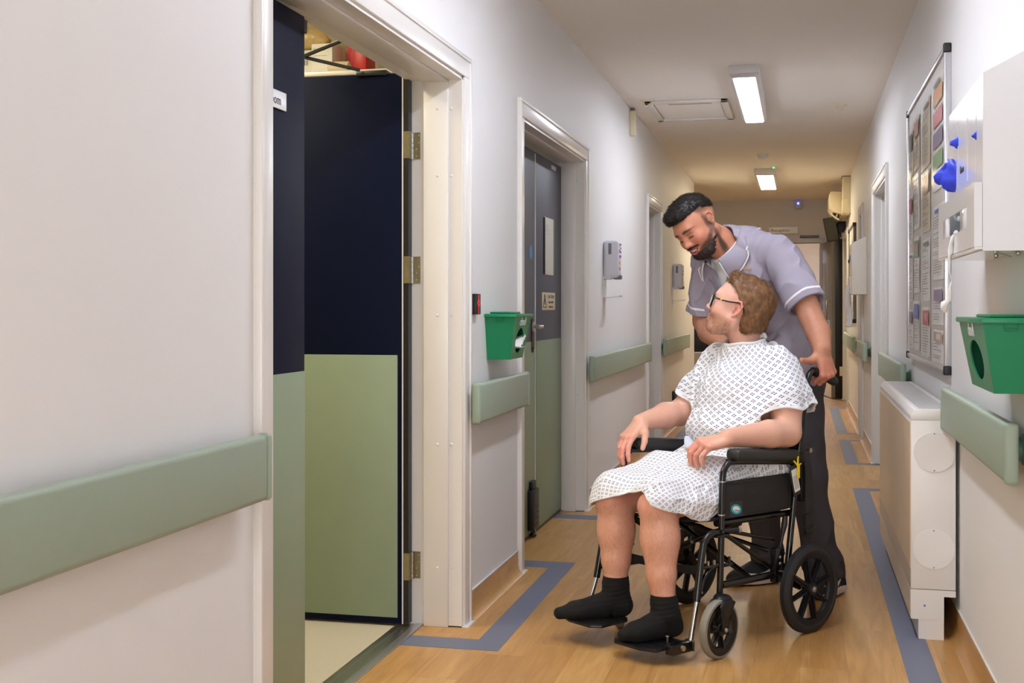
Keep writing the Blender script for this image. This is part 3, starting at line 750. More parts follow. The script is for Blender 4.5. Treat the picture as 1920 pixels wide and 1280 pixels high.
# far board
t = thing('notice_board', 'small framed notice board far down the right wall behind the glove box', 'notice board')
b = MB(); b.box((RX, 12.9, 1.05), (RX-.02, 14.1, 2.03), M['paper']); b.build('panel', t)
b = MB()
for a_, b_ in (((12.88, 1.03), (12.91, 2.05)), ((14.09, 1.03), (14.12, 2.05)), ((12.88, 1.03), (14.12, 1.06)), ((12.88, 2.02), (14.12, 2.05))): b.box((RX, a_[0], a_[1]), (RX-.03, b_[0], b_[1]), M['greyplastic2'], bev=.004)
for y in (12.9, 14.1):
    for z in (1.05, 1.7, 2.03): b.box((RX, y-.03, z-.02), (RX-.036, y+.03, z+.02), M['black'], bev=.004)
b.build('frame', t)
b = MB()
for k in range(14): y = 13+.25*(k % 4); z = 1.15+.2*(k//4); b.box((RX-.0205, y, z), (RX-.022, y+.18, z+.15), rng.choice([M['paperb'], M['greyplastic'], M['tan'], M['paper']]))
b.build('pinned_sheets', t)

# ---- fan convector / radiator cabinet
ry0, ry1 = 4.62, 6.37
def grille(name, base, nx, ny, dark=(46, 44, 44), ax=(1, 0), sz=.55):
    m = bpy.data.materials.new(name); m.use_nodes = True; N = NB(m)
    tc = N.n('ShaderNodeTexCoord'); sp = N.n('ShaderNodeSeparateXYZ'); N.l(tc.outputs['Object'], sp.inputs[0])
    fu = N.math('FRACT', N.math('MULTIPLY', sp.outputs[ax[0]], nx)); fv = N.math('FRACT', N.math('MULTIPLY', sp.outputs[ax[1]], ny))
    k = N.math('MULTIPLY', N.math('LESS_THAN', fu, sz), N.math('LESS_THAN', fv, sz))
    N.l(N.mix(k, lin(base), lin(dark)), N.b.inputs['Base Color']); N.b.inputs['Roughness'].default_value = .4
    return m
t = thing('radiator_cabinet', 'tall white radiator cabinet with an oak front panel against the right wall', 'radiator', (0, 0, 0))
W_ = M['radwhite']
b = MB(); b.box((.388, ry0, .18), (.541, ry1, .785), W_, bev=.002)
b.prism([(.388, .072), (.501, .072), (.501, .155), (.541, .155), (.541, .178), (.388, .178)], 1, ry0+.001, ry1-.001, W_)
b.box((.414, ry0+.002, .0), (.501, ry1-.002, .08), W_)
b.build('body', t)
b = MB(); b.prism([(.388, .785), (.541, .785), (.541, .823), (.403, .823), (.388, .800)], 1, ry0-.0, ry1, W_, bev=.003); b.build('top_cover', t)
b = MB(); b.box((.422, ry0+.035, .8225), (.52, ry1-.03, .8245), grille('vent_grille', (226, 222, 218), 100, 62, ax=(0, 1), sz=.5)); b.build('top_grille', t)
b = MB(); b.box((.3865, ry0+.01, .25), (.389, ry1-.01, .775), M['radpanel']); b.build('front_panel', t)
b = MB(); pg = grille('lower_grille', (220, 207, 190), 110, 110, dark=(120, 104, 92), ax=(1, 2), sz=.55)
b.box((.3865, ry0+.01, .175), (.389, ry1-.01, .25), pg); b.box((.3865, ry0+.01, .075), (.3885, ry1-.01, .172), mat('lower_panel', (214, 200, 182), .45)); b.build('lower_grille', t)
for z, x_, r_ in ((.672, .468, .0715), (.325, .466, .0715)):
    b = MB(); b.cyl((x_, ry0-.003, z), (x_, ry0+.001, z), r_, W_, seg=48)
    for dz in (-.066, .066): b.ball((x_, ry0-.0032, z+dz), (.0025, .001, .0025), M['greyplastic2'], seg=8)
    b.build('cover_disc', t)
b = MB(); b.box((.432, ry0-.0005, .118), (.438, ry0, .124), M['inkb']); b.build('sticker_mark', t)

# ---- AC unit, conduit, monitor, far sign and PIR
t = thing('air_conditioner', 'cream wall air conditioner high on the right near the far doorway', 'air conditioner')
b = MB(); b.prism([(RX, 2.27), (RX, 2.52), (.345, 2.53), (.33, 2.50), (.33, 2.36), (.37, 2.29), (.44, 2.27)], 1, 14.65, 15.6, M['cream'], bev=.008); b.build('body', t)
b = MB(); b.prism([(.37, 2.285), (.44, 2.265), (.45, 2.22), (.40, 2.24)], 1, 14.7, 15.55, M['black']); b.build('air_outlet', t)
b = MB(); b.tube([(.33, 14.66, 2.30), (.38, 14.66, 2.24), (.44, 14.66, 2.20)], .009, M['cream'], smooth=3); b.tube([(.43, 14.7, 2.29), (.40, 14.7, 2.22)], .008, M['cream']); b.build('louvre', t)
b = MB(); b.box((.47, 14.3, 2.27), (RX, 14.62, H), M['cream'], bev=.008); b.box((.46, 14.28, 2.66), (RX, 14.64, H), M['greyplastic2']); b.box((.465, 14.29, 2.25), (RX, 14.63, 2.42), M['cream'], bev=.008)
b.build('pipe_trunking', label='cream pipe trunking running from the ceiling to the air conditioner', category='trunking')
t = thing('wall_monitor', 'small dark wall-mounted screen tilted beside the far doorway', 'screen', (.40, 15.75, 2.16))
T = Matrix.Rotation(R(-18), 4, 'Z') @ Matrix.Rotation(R(14), 4, 'X') @ Matrix.Rotation(R(-7), 4, 'Y')
b = MB(); b.box((-.10, -.02, -.15), (.06, .025, .15), M['black'], bev=.006, T=T); b.build('casing', t)
b = MB(); b.box((-.088, -.0215, -.135), (.05, -.0195, .138), M['screen'], T=T); b.build('screen', t)
b = MB(); b.box((.02, .02, -.04), (RX-.40, .08, .1), M['black'], bev=.01); b.box((-.02, .02, -.1), (.1, .06, -.04), M['black'], bev=.006); b.build('wall_bracket', t)
b = MB(); b.box((-.42, 17.37, 2.205), (-.022, 17.4, 2.305), M['greyplastic'], bev=.002); b.box((-.415, 17.368, 2.212), (-.03, 17.37, 2.298), M['whiteplastic']); o = b.build('hanging_sign', label='white sign reading Reception above the far doorway', category='sign')
text('Reception', .062, M['ink'], frame((-.39, 17.3675, 2.235), (1, 0, 0), (0, 0, 1)), parent=o)
b = MB(); b.box((-.07, 17.34, 2.545), (.02, 17.4, 2.665), M['greyplastic'], bev=.012); o = b.build('motion_sensor', label='small grey sensor with a blue light above the far doorway', category='sensor')
b = MB(); b.ball((-.025, 17.338, 2.62), (.014, .008, .014), M['blueled'], seg=12); b.build('blue_light', o)
b = MB(); b.box((.0, 17.35, 2.15), (.25, 17.4, 2.18), M['greyplastic2'], bev=.004); b.build('door_closer', label='slim grey door closer over the far doorway', category='door closer')

# ---- medical trolley glimpsed in the recess at the far left
t = thing('equipment_trolley', 'dark equipment trolley in the recess past the end of the left wall', 'trolley', (-1.38, 15.5, 0))
b = MB()
for x in (-.3, .3):
    for y in (-.2, .2): b.cyl((x, y, .08), (x, y, 1.15), .014, M['steel'], seg=10); b.ball((x, y, .045), .045, M['black'], seg=12)
b.build('frame', t)
for z in (.25, .62, .98):
    b = MB(); b.box((-.32, -.22, z), (.32, .22, z+.02), M['alu'], bev=.004); b.build('shelf', t)
b = MB(); b.box((-.28, -.18, .641), (.28, .18, .93), M['black'], bev=.01); b.build('drawer_unit', t)
b = MB(); b.box((-.26, -.18, 1.001), (.1, .18, 1.13), M['black'], bev=.012); o = b.build('equipment_case', label='black equipment case on top of the dark trolley in the far recess', category='case'); o.location = (-1.38, 15.5, 0)
# ================================================================== STORE ROOM SHELF
t = thing('wall_shelf', 'high white shelf at the back of the store room', 'shelf', (-2.3, 5.1, 2.165))
b = MB(); b.box((-1.0, -.25, 0), (.86, .25, .02), M['gloss'], bev=.003); b.build('board', t)
for x in (-.8, 0, .75):
    b = MB(); b.prism([(-.2, 0), (.25, 0), (.25, -.25), (.22, -.25)], 0, x-.012, x+.012, M['steel']); b.build('bracket', t)
def carton(name, x0, x1, y0, h, m, lab, lines=(), word=None, wm=None, wsz=.02):
    b = MB(); b.box((x0, y0, 2.186), (x1, y0+.12, 2.186+h), m, bev=.002); o = b.build(name, label=lab, category='box')
    b = MB()
    for (u0, u1, v0, v1, mm) in lines: b.box((x0+(x1-x0)*u0, y0-.0006, 2.186+h*v0), (x0+(x1-x0)*u1, y0, 2.186+h*v1), mm)
    if lines: b.build('print', o)
    if word: text(word, wsz, wm or M['ink'], frame((x0+(x1-x0)*.08, y0-.0008, 2.186+h*.78), (1, 0, 0), (0, 0, 1)), parent=o)
    return o
o = carton('carton', -2.24, -2.072, 5.05, .135, M['paper'], 'white carton with a barcode on the store room shelf', [(.45+.04*k, .465+.04*k, .5, .68, M['ink']) for k in range(9)]+[(.45, .8, .74, .76, M['ink'])])
text('TILLEY', .03, M['ink'], frame((-2.0715, 5.07, 2.26), (0, 1, 0), (0, 0, 1)), parent=o)
carton('carton', -2.05, -1.955, 4.95, .138, M['paper'], 'slim white and green tissue carton on the store room shelf', [(.1, .75, .62, .63, M['greyplastic2']), (.1, .6, .2, .21, M['greyplastic']), (.1, .5, .14, .15, M['greyplastic'])], 'Natural', M['lgreen'], .018)
carton('folder_box', -1.88, -1.82, 5.0, .21, M['red'], 'upright bright red box at the end of the store room shelf')
crumple('plastic_bag', ([(-1.945, 5.12, 2.19), (-1.93, 5.10, 2.24), (-1.92, 5.10, 2.33), (-1.92, 5.10, 2.46)], [.02, .035, .042, .04], (1, .6)), M['redtrans'], 'translucent pink plastic bag of supplies on the store room shelf', 'bag', .006)
crumple('plastic_bag', ([(-2.27, 5.13, 2.385), (-2.18, 5.13, 2.39), (-2.1, 5.13, 2.385), (-2.045, 5.13, 2.365)], [.02, .05, .05, .02], (1, .9)), mat('amber_bag', (222, 196, 140), .3, var=.4, scale=22, bump=.6, bscale=40), 'amber and clear plastic bag resting on the carton on the shelf', 'bag', .008)
crumple('soft_roll', ([(-1.96, 4.93, 2.213), (-1.90, 4.93, 2.213), (-1.87, 4.93, 2.213)], [.024, .026, .024], (1, 1)), M['paperb'], 'beige fabric roll in front of the pink bag on the shelf', 'roll', .003)
# ================================================================== WHEELCHAIR
CO = Vector((-.2, 4.8, 0)); CROT = math.atan2(-.8, -.6)
BM, BP = M['blackmetal'], M['black']
tyre_m = mat('dark_rubber', (34, 34, 35), .62, var=.15, scale=60, bump=.1)
fabric_m = mat('black_nylon', (38, 37, 36), .75, var=.12, scale=90, bump=.5, bscale=1500)
castor_m = mat('grey_castor_tyre', (136, 131, 120), .6, var=.12, scale=60)
plate_m = mat('black_footplate', (20, 20, 22), .3, var=.1)
ch = thing('wheelchair', 'black folding transit wheelchair with small spoked wheels carrying the seated patient', 'wheelchair', CO, CROT)
def wheel(b, R_, w_, rim_in, spokes, tm, hubm, T, groove=True, sw=.012):
    h = w_/2
    if not groove:
        b.lathe([(R_-.003, -h*.9), (R_, -h*.5), (R_, h*.5), (R_-.003, h*.9), (R_-.011, h), (R_-.011, -h)], tm, seg=72, T=T)
        b.lathe([(R_-.0112, -h*.95), (R_-.0112, h*.95), (R_-.03, h*.85), (R_-.03, -h*.85)], hubm, seg=72, T=T)
    else:
     b.lathe([(R_-.006, -h*.75), (R_, -h*.35), (R_, h*.35), (R_-.006, h*.75), (R_-.022, h), (R_-.03, h*.8), (R_-.03, -h*.8), (R_-.022, -h)], tm, seg=72, T=T)
    if groove:
        for q in (-.22, 0, .22): b.lathe([(R_+.0012, w_*q-.0012), (R_+.0012, w_*q+.0012), (R_-.002, w_*q+.002), (R_-.002, w_*q-.002)], tm, seg=72, T=T)
    b.lathe([(R_-.028, -h*.85), (R_-.028, h*.85), (rim_in, h*.5), (rim_in-.004, 0), (rim_in, -h*.5)], hubm, seg=60, T=T)
    b.lathe([(0, -h*1.05), (.022, -h), (.026, 0), (.022, h), (0, h*1.05)], hubm, seg=28, T=T, closed=False)
    for k in range(spokes):
        a = 2*math.pi*k/spokes
        Tk = T @ Matrix.Rotation(a, 4, 'Z')
        b.prism([(.015, -sw), (rim_in+.006, -sw*.62), (rim_in+.006, sw*.62), (.015, sw)], 2, -.004, .004, hubm, T=Tk)
        b.box((.015, -.0028, -h*.75), (rim_in+.006, .0028, h*.75), hubm, T=Tk)
for s in (1, -1):
    S = lambda p: (p[0], s*p[1], p[2])
    b = MB()
    b.tube([S(p) for p in ((.438, .24, .195), (.430, .24, .40), (.424, .24, .585), (.414, .24, .625), (.392, .24, .646), (.355, .24, .649), (.02, .24, .622))], .0115, BM, smooth=4, seg=14)
    b.tube([S(p) for p in ((.065, .238, .20), (.03, .238, .42), (-.01, .238, .66), (-.045, .238, .85), (-.066, .238, .925), (-.09, .238, .95), (-.13, .238, .945), (-.2, .238, .918))], .0115, BM, smooth=4, seg=14)
    b.tube([S((.43, .216, .437)), S((.02, .216, .430))], .0125, BM)
    b.tube([S((.43, .24, .226)), S((.11, .24, .222))], .0135, BM)
    b.tube([S((.412, .232, .405)), S((.15, .232, .25))], .008, BM); b.tube([S((.405, .226, .412)), S((.125, .226, .345))], .007, BM)
    b.box(S((.10, .228, .195)), S((.15, .256, .32)), BM, bev=.004)
    b.tube([S((.12, .24, .24)), S((.05, .24, .245))], .012, BM)
    b.tube([S((.08, .236, .22)), S((.03, .24, .175)), S((0, .25, .161))], .014, BM); b.cyl(S((0, .225, .161)), S((0, .31, .161)), .009, M['steel'])
    for z in (.40, .585, .47): b.lathe([(.0125, -.002), (.0125, .002), (.011, .002), (.011, -.002)], M['steel'] if z != .40 else BM, seg=20, T=Matrix.Translation(S((.4295 if z < .5 else .4245, .24, z))))
    b.box(S((-.035, .222, .47)), S((-.005, .254, .66)), BP, bev=.006)
    for p in ((.125, .257, .285), (.125, .257, .262)): b.ball(S(p), (.007, .003, .007), M['steel'], seg=10)
    b.tube([S((.13, .25, .235)), S((.11, .30, .232))], .006, BM); b.ball(S((.11, .302, .232)), .006, M['steel'], seg=8)
    b.cyl(S((-.05, .245, .66)), S((-.05, .262, .66)), .009, M['steel']); b.cyl(S((.415, .23, .41)), S((.365, .262, .413)), .012, BM); b.ball(S((.363, .263, .413)), .010, M['steel'], seg=10)
    b.build('side_frame', ch)
    b = MB(); b.tube([S(p) for p in ((.115, .245, .30), (.105, .25, .36), (.095, .252, .40), (.09, .252, .43))], [.006, .007, .012, .009], BP, smooth=3); b.build('brake_lever', ch)
    b = MB(); b.box(S((.02, .208, .653)), S((.375, .270, .695)), mat('arm_pad', (44, 44, 43), .5, bump=.3, bscale=400), bev=.016, seg=4, T=Matrix.Translation((.375, 0, .66)) @ Matrix.Rotation(R(-4.2), 4, 'Y') @ Matrix.Translation((-.375, 0, -.66))); b.build('arm_pad', ch)
    b = MB(); b.box(S((.035, .232, .452)), S((.418, .238, .582)), fabric_m, bev=.002)
    for z in (.456, .574): b.box(S((.035, .2375, z-.003)), S((.418, .2392, z+.003)), BP)
    for x in (.05, .405): b.box(S((x-.002, .2375, .456)), S((x+.002, .2390, .578)), BP)
    sk = b.build('side_panel', ch)
    if s == 1:
        b = MB(); b.box((.316, .2382, .456), (.384, .2396, .508), M['darkgrey']); Tl = Matrix.Translation((.350, .2398, .481)) @ Matrix.Rotation(R(-14), 4, 'Y')
        b.lathe([(0, 0), (.0105, 0), (.0105, .0004), (0, .0004)], M['cyan'], seg=40, closed=False, T=Tl @ Matrix.Diagonal((2.7, 1, 1.6, 1)) @ Matrix.Rotation(R(-90), 4, 'X'))
        b.lathe([(0, 0), (.0075, 0), (.0075, .0008), (0, .0008)], M['paper'], seg=40, closed=False, T=Tl @ Matrix.Diagonal((2.5, 1, 1.4, 1)) @ Matrix.Rotation(R(-90), 4, 'X'))
        st = b.build('logo_sticker', sk)
        text('LOMAX', .0085, M['purple'], frame((.363, .2412, .4755), (-1, 0, -.16), (0, 0, 1)), parent=st)
    b = MB(); b.tube([S((-.095, .238, .950)), S((-.13, .238, .945)), S((-.222, .238, .910)), S((-.230, .238, .907))], [.0165, .0175, .0185, .012], BP, smooth=3, seg=16)
    for k in range(5): x = -.12-.018*k; b.lathe([(.0185, -.002), (.0185, .002), (.016, .002), (.016, -.002)], BP, seg=18, T=Matrix.Translation(S((x, .238, .948-.32*(-.115-x)))) @ Matrix.Rotation(R(90-17), 4, 'Y'))
    b.build('push_grip', ch)
    # footrest hanger
    fz = .05 if s == 1 else .078
    b = MB()
    b.tube([S(p) for p in ((.43, .24, .408), (.475, .24, .412), (.515, .24, .392), (.53, .24, .35), (.545, .242, .28), (.563, .245, .19))], .0125, BM, smooth=4, seg=14)
    b.box(S((.40, .226, .395)), S((.47, .254, .404)), BM, bev=.003); b.box(S((.43, .222, .408)), S((.448, .258, .42)), BM, bev=.003)
    b.tube([S((.43, .24, .295)), S((.54, .24, .30))], .007, BM); b.box(S((.375, .232, .288)), S((.43, .25, .298)), BM, bev=.003)
    b.tube([S((.54, .24, .22)), S((.525, .24, .255)), S((.49, .24, .288)), S((.45, .24, .30))], .007, BM, smooth=3, flat=(1, 1.2))
    b.ball(S((.548, .256, .218)), .008, BM, seg=10); b.tube([S((.388, .24, .295)), S((.388, .24, .32))], .005, BM)
    for x in (.50, .468): b.cyl(S((x, .24, .30)), S((x, .24, .318)), .0055, M['steel'], seg=10)
    hg = b.build('footrest_hanger', ch)
    b = MB(); b.tube([S((.560, .2445, .20)), S((.600, .25, fz+.012))], .0088, M['chrome'], seg=14); b.build('extension_tube', hg)
    b = MB(); b.box(S((.598, .232, fz-.016)), S((.705, .266, fz+.018)), BM, bev=.003); b.cyl(S((.66, .225, fz+.004)), S((.66, .275, fz+.004)), .009, M['steel']) if s == 1 else b.cyl(S((.70, .25, fz+.01)), S((.775, .25, fz+.012)), .010, M['chrome'])
    b.box(S((.6, .230, fz-.018)), S((.603, .268, fz+.02)), M['chrome'])
    pts = [(.60, .232), (.60, .06), (.625, .035), (.755, .03), (.785, .06), (.785, .17), (.76, .232)]
    b.prism([(p[0]-.012, s*p[1]) for p in pts], 2, fz-.004, fz+.005, plate_m, bev=.002)
    for k in range(6): b.box(S((.605+.024*k, .05, fz+.005)), S((.612+.024*k, .215, fz+.0065)), BP)
    b.cyl(S((.66, .20, fz+.004)), S((.66, .20, fz+.03)), .0045, M['steel'], seg=10); b.ball(S((.66, .2, fz+.03)), (.008, .008, .004), M['steel'], seg=10)
    b.build('footplate', hg)
    if s == -1:
        b = MB()
        for k in range(7): b.lathe([(0, 0), (.021, 0), (.021, .006), (.017, .0075), (0, .0075)], BP, closed=False, seg=20, T=Matrix.Translation((.625, -.135+k*.0085, fz+.024)) @ Matrix.Rotation(R(-90), 4, 'X'))
        b.build('heel_strap_end', hg)
    # rear wheel
    b = MB(); T = Matrix.Translation((0, s*.292, .161)) @ Matrix.Rotation(R(-90*s), 4, 'X') @ Matrix.Rotation(R(14), 4, 'Z')
    wheel(b, .161, .036, .112, 8, tyre_m, BP, T); wo = b.build('rear_wheel', ch)
    b = MB(); b.cyl((0, s*.309, .161), (0, s*.316, .161), .012, M['steel'], seg=6); b.ball((0, s*.314, .161), (.008, .006, .008), M['steel'], seg=10); b.build('axle_nut', wo)
    # castor
    head = R(6) if s == 1 else R(39)
    T0 = Matrix.Translation((.438, s*.24, 0)) @ Matrix.Rotation(head, 4, 'Z')
    cx = .078 if s == 1 else .045; cy = .05*s if s == 1 else 0
    b = MB(); wheel(b, .1, .030, .063, 7, castor_m, BP, T0 @ Matrix.Translation((cx, cy, .1)) @ Matrix.Rotation(R(-90), 4, 'X'), groove=False, sw=.009)
    b.cyl(T0 @ Vector((cx, cy-.03, .1)), T0 @ Vector((cx, cy+.03, .1)), .006, M['steel'], seg=12); cw = b.build('castor_wheel', ch)
    b = MB()
    b.cyl(T0 @ Vector((0, 0, .178)), T0 @ Vector((0, 0, .195)), .016, M['steel'], seg=20)
    b.tube([T0 @ Vector((0, 0, .18)), T0 @ Vector((cx*.3, cy*.4, .172)), T0 @ Vector((cx*.5, cy, .178))], [.024, .03, .024], BP, smooth=3, seg=18)
    for q in (-1, 1):
        b.prism([(cx*.2, .185), (cx*.5, .198), (cx*1.1, .198), (cx+.026, .18), (cx+.014, .10), (cx+.004, .088), (cx-.008, .09), (cx-.02, .13)], 1, cy+q*.02, cy+q*.027, BP, T=T0, bev=.002)
    b.ball((cx*.62, cy*.9, .186), (.046, .0275, .026), BP, seg=20, T=T0)
    b.ball(T0 @ Vector((cx, cy+.03, .1)), (.008, .005, .008), M['steel'], seg=10)
    b.build('castor_fork', ch)
# seat, back, cross brace, straps
b = MB(); vs = []
n = 10
for i in range(n+1):
    row = []
    for j in range(n+1):
        x = .03+.42*i/n; y = -.215+.43*j/n; row.append(b.bm.verts.new((x, y, .445-.022*(1-(2*j/n-1)**2)))); 
    vs.append(row)
for i in range(n):
    for j in range(n): b.bm.faces.new((vs[i][j], vs[i+1][j], vs[i+1][j+1], vs[i][j+1]))
b.mi(fabric_m); o = b.build('seat_sling', ch); md = o.modifiers.new('s', 'SOLIDIFY'); md.thickness = .012; md.offset = 1
b = MB(); vs = []
for i in range(n+1):
    row = []
    for j in range(n+1):
        z = .46+.44*i/n; y = -.238+.476*j/n; x = .02-.075*(i/n)-.03*(1-(2*j/n-1)**2); row.append(b.bm.verts.new((x-.005, y, z)))
    vs.append(row)
for i in range(n):
    for j in range(n): b.bm.faces.new((vs[i][j], vs[i+1][j], vs[i+1][j+1], vs[i][j+1]))
b.mi(fabric_m); o = b.build('back_sling', ch); md = o.modifiers.new('s', 'SOLIDIFY'); md.thickness = .01
b = MB()
for k, x in enumerate((.30, .27)):
    q = 1 if k == 0 else -1
    b.tube([(x, -q*.235, .228), (x, q*.216, .425)], .0105, BM, seg=12)
b.cyl((.255, 0, .327), (.315, 0, .327), .006, M['steel'])
b.tube([(.30, -.216, .415), (.12, .2, .30)], .008, BM); b.tube([(.12, -.235, .26), (.40, -.23, .40)], .012, BM, flat=(1, .5))
b.build('cross_brace', ch)
b = MB(); pts = [(.545, -.24, .30), (.50, -.16, .275), (.475, 0, .265), (.50, .16, .275), (.545, .24, .30)]
for dz in (0,): b.tube(pts, .015, fabric_m, smooth=5, seg=10, flat=(1, .2))
b.build('calf_strap', ch)
b = MB()
b.tube([(-.03, .262, .62), (-.035, .268, .52), (-.03, .266, .42), (-.02, .262, .34)], .02, fabric_m, smooth=4, seg=8, flat=(1, .12) )
b.box((-.055, .26, .352), (-.005, .275, .43), BP, bev=.006); b.box((-.06, .262, .37), (0, .278, .38), BP, bev=.003)
b.build('seat_belt', ch)
b = MB(); T = Matrix.Translation((.048, .262, .555)) @ Matrix.Rotation(R(15), 4, 'Y')
b.box((-.02, 0, -.055), (.02, .003, .06), M['darkgrey'], bev=.001, T=T); b.box((-.019, .003, -.04), (.013, .004, .045), M['paper'], T=T)
for k in range(4): b.box((-.012+.006*k, .004, -.03), (-.0105+.006*k, .0045, .02), M['ink'], T=T)
o = b.build('identity_tag', ch)
b = MB(); T = Matrix.Translation((.038, .27, .61))
b.tube([(.0, 0, .035), (.008, .004, .0), (.002, .004, -.02)], .003, M['yellow'], T=T); b.tube([(.025, 0, .02), (.01, .004, .005), (-.012, .004, .008)], .003, M['yellow'], T=T)
b.box((-.007, 0, -.045), (.007, .004, .004), M['yellow'], bev=.001, T=T); b.build('yellow_tie', o)
# ================================================================== BODIES: smooth-blended volumes meshed with surface nets
def V(*a): return np.array(a, float)
def cone(a, b, ra, rb=None, k=.012, op=1, squash=None):
    """capsule with two radii; squash=(dir, factor) makes it flatter along dir"""
    return dict(t='c', a=V(*a), b=V(*b), ra=ra, rb=ra if rb is None else rb, k=k, op=op, sq=squash)
def chain(pts, rs, k=.012, op=1, squash=None):
    return [cone(pts[i], pts[i+1], rs[i], rs[i+1], k, op, squash) for i in range(len(pts)-1)]
def ell(c, r, rot=None, k=.012, op=1):
    return dict(t='e', c=V(*c), r=V(*r), R=None if rot is None else np.array(rot)[:3, :3], k=k, op=op)
def dist(p, P):
    if p['t'] == 'c':
        a, b = p['a'], p['b']; Q = P; s = 1
        if p['sq'] is not None:
            d, fct = np.array(p['sq'][0], float), p['sq'][1]; d = d/np.linalg.norm(d)
            Q = P + ((P-a) @ d)[..., None]*d*(fct-1); b = b+((b-a) @ d)*d*(fct-1); s = 1/math.sqrt(fct)
        ab = b-a; L2 = ab @ ab
        pa = Q-a
        t = np.clip((pa @ ab)/max(L2, 1e-12), 0, 1)
        q = pa - t[..., None]*ab
        return (np.sqrt((q*q).sum(-1)) - (p['ra']+(p['rb']-p['ra'])*t))*s
    q = P-p['c']
    if p['R'] is not None: q = q @ p['R']
    k0 = np.sqrt(((q/p['r'])**2).sum(-1)); k1 = np.sqrt(((q/p['r']**2)**2).sum(-1))+1e-9
    return k0*(k0-1)/k1
def smin(a, b, k):
    if k <= 0: return np.minimum(a, b)
    h = np.maximum(k-np.abs(a-b), 0)/k
    return np.minimum(a, b)-h*h*k*.25
def field(prims, P):
    d = None
    for p in prims:
        e = dist(p, P)
        if d is None: d = e if p['op'] > 0 else np.full(e.shape, 9.)
        elif p['op'] > 0: d = smin(d, e, p['k'])
        else: d = -smin(-d, e, p['k'])
    return d
def remesh(prims, h, lo, hi, post=None, margin=.0):
    B = 16
    lo = np.array(lo, float); n = (np.ceil((np.array(hi)-lo)/h/B).astype(int))*B
    D = np.full(n, 1.0, np.float32)
    nb = n//B
    ii = np.stack(np.meshgrid(*[np.arange(q) for q in nb], indexing='ij'), -1).reshape(-1, 3)
    cen = lo+(ii*B+(B-1)/2)*h
    r = B*h*.87
    dd = np.stack([dist(p, cen) for p in prims], 1)
    add = np.array([p['op'] > 0 for p in prims])
    ks = np.array([p['k'] for p in prims])
    dm = dd[:, add].min(1)
    g = np.arange(B)*h
    off = np.stack(np.meshgrid(g, g, g, indexing='ij'), -1)
    for q in range(len(cen)):
        if dm[q] > r*1.6+margin+.03: continue
        i, j, k = ii[q]*B
        sel = [m_ for m_ in range(len(prims)) if (dd[q, m_] < max(dm[q], 0)+2.2*r+ks[m_]+.01 if add[m_] else dd[q, m_] < 1.8*r+ks[m_])]
        P = off+(lo+np.array([i, j, k])*h)
        d = field([prims[m_] for m_ in sel], P)
        if post is not None: d = post(P, d)
        D[i:i+B, j:j+B, k:k+B] = d
    S = D < 0
    c = [S[a:n[0]-1+a, b_:n[1]-1+b_, e:n[2]-1+e] for a in (0, 1) for b_ in (0, 1) for e in (0, 1)]
    anyi = c[0].copy(); alli = c[0].copy()
    for q in c[1:]: anyi |= q; alli &= q
    act = anyi & ~alli
    idx = np.argwhere(act)
    dims = np.array(act.shape)
    flat = idx[:, 0]*dims[1]*dims[2]+idx[:, 1]*dims[2]+idx[:, 2]
    acc = np.zeros((len(idx), 3)); cnt = np.zeros(len(idx))
    corners = [(a, b_, e) for a in (0, 1) for b_ in (0, 1) for e in (0, 1)]
    for ca in corners:
        for ax in range(3):
            if ca[ax]: continue
            cb = list(ca); cb[ax] = 1
            va = D[idx[:, 0]+ca[0], idx[:, 1]+ca[1], idx[:, 2]+ca[2]].astype(float); vb = D[idx[:, 0]+cb[0], idx[:, 1]+cb[1], idx[:, 2]+cb[2]].astype(float)
            m_ = (va < 0) != (vb < 0)
            t = np.where(m_, va/np.where(m_, va-vb, 1), 0)
            for z in range(3): acc[:, z] += m_*(ca[z]+(t if z == ax else 0))
            cnt += m_
    co = lo+(idx+acc/cnt[:, None])*h
    faces = []
    def look(c_):
        f_ = c_[:, 0]*dims[1]*dims[2]+c_[:, 1]*dims[2]+c_[:, 2]
        return np.searchsorted(flat, f_)
    for ax in range(3):
        sl0 = [slice(1, -1)]*3; sl1 = [slice(1, -1)]*3
        sl0[ax] = slice(0, n[ax]-1); sl1[ax] = slice(1, n[ax])
        e = S[tuple(sl0)] != S[tuple(sl1)]
        w_ = np.argwhere(e); s0 = S[tuple(sl0)][e]
        o_ = np.ones(3, int); o_[ax] = 0; w_ = w_+o_
        u, v = (ax+1) % 3, (ax+2) % 3
        du = np.zeros(3, int); du[u] = 1; dv = np.zeros(3, int); dv[v] = 1
        q = np.stack([look(w_), look(w_-du), look(w_-du-dv), look(w_-dv)], 1)
        q[~s0] = q[~s0][:, ::-1]
        faces.append(q[:, ::-1])
    F = np.concatenate(faces)
    F = F[:, ::-1]
    return co, F
def smooth_pts(co, F, it=2, lam=.5):
    for _ in range(it):
        for l_ in (lam, -lam*.98):
            a = np.zeros_like(co); c_ = np.zeros(len(co))
            for i in range(4):
                j = (i+1) % 4
                for x in range(3): a[:, x] += np.bincount(F[:, i], co[F[:, j], x], len(co)) + np.bincount(F[:, j], co[F[:, i], x], len(co))
                c_ += np.bincount(F[:, i], minlength=len(co))+np.bincount(F[:, j], minlength=len(co))
            co = co+l_*(a/np.maximum(c_, 1)[:, None]-co)
    return co
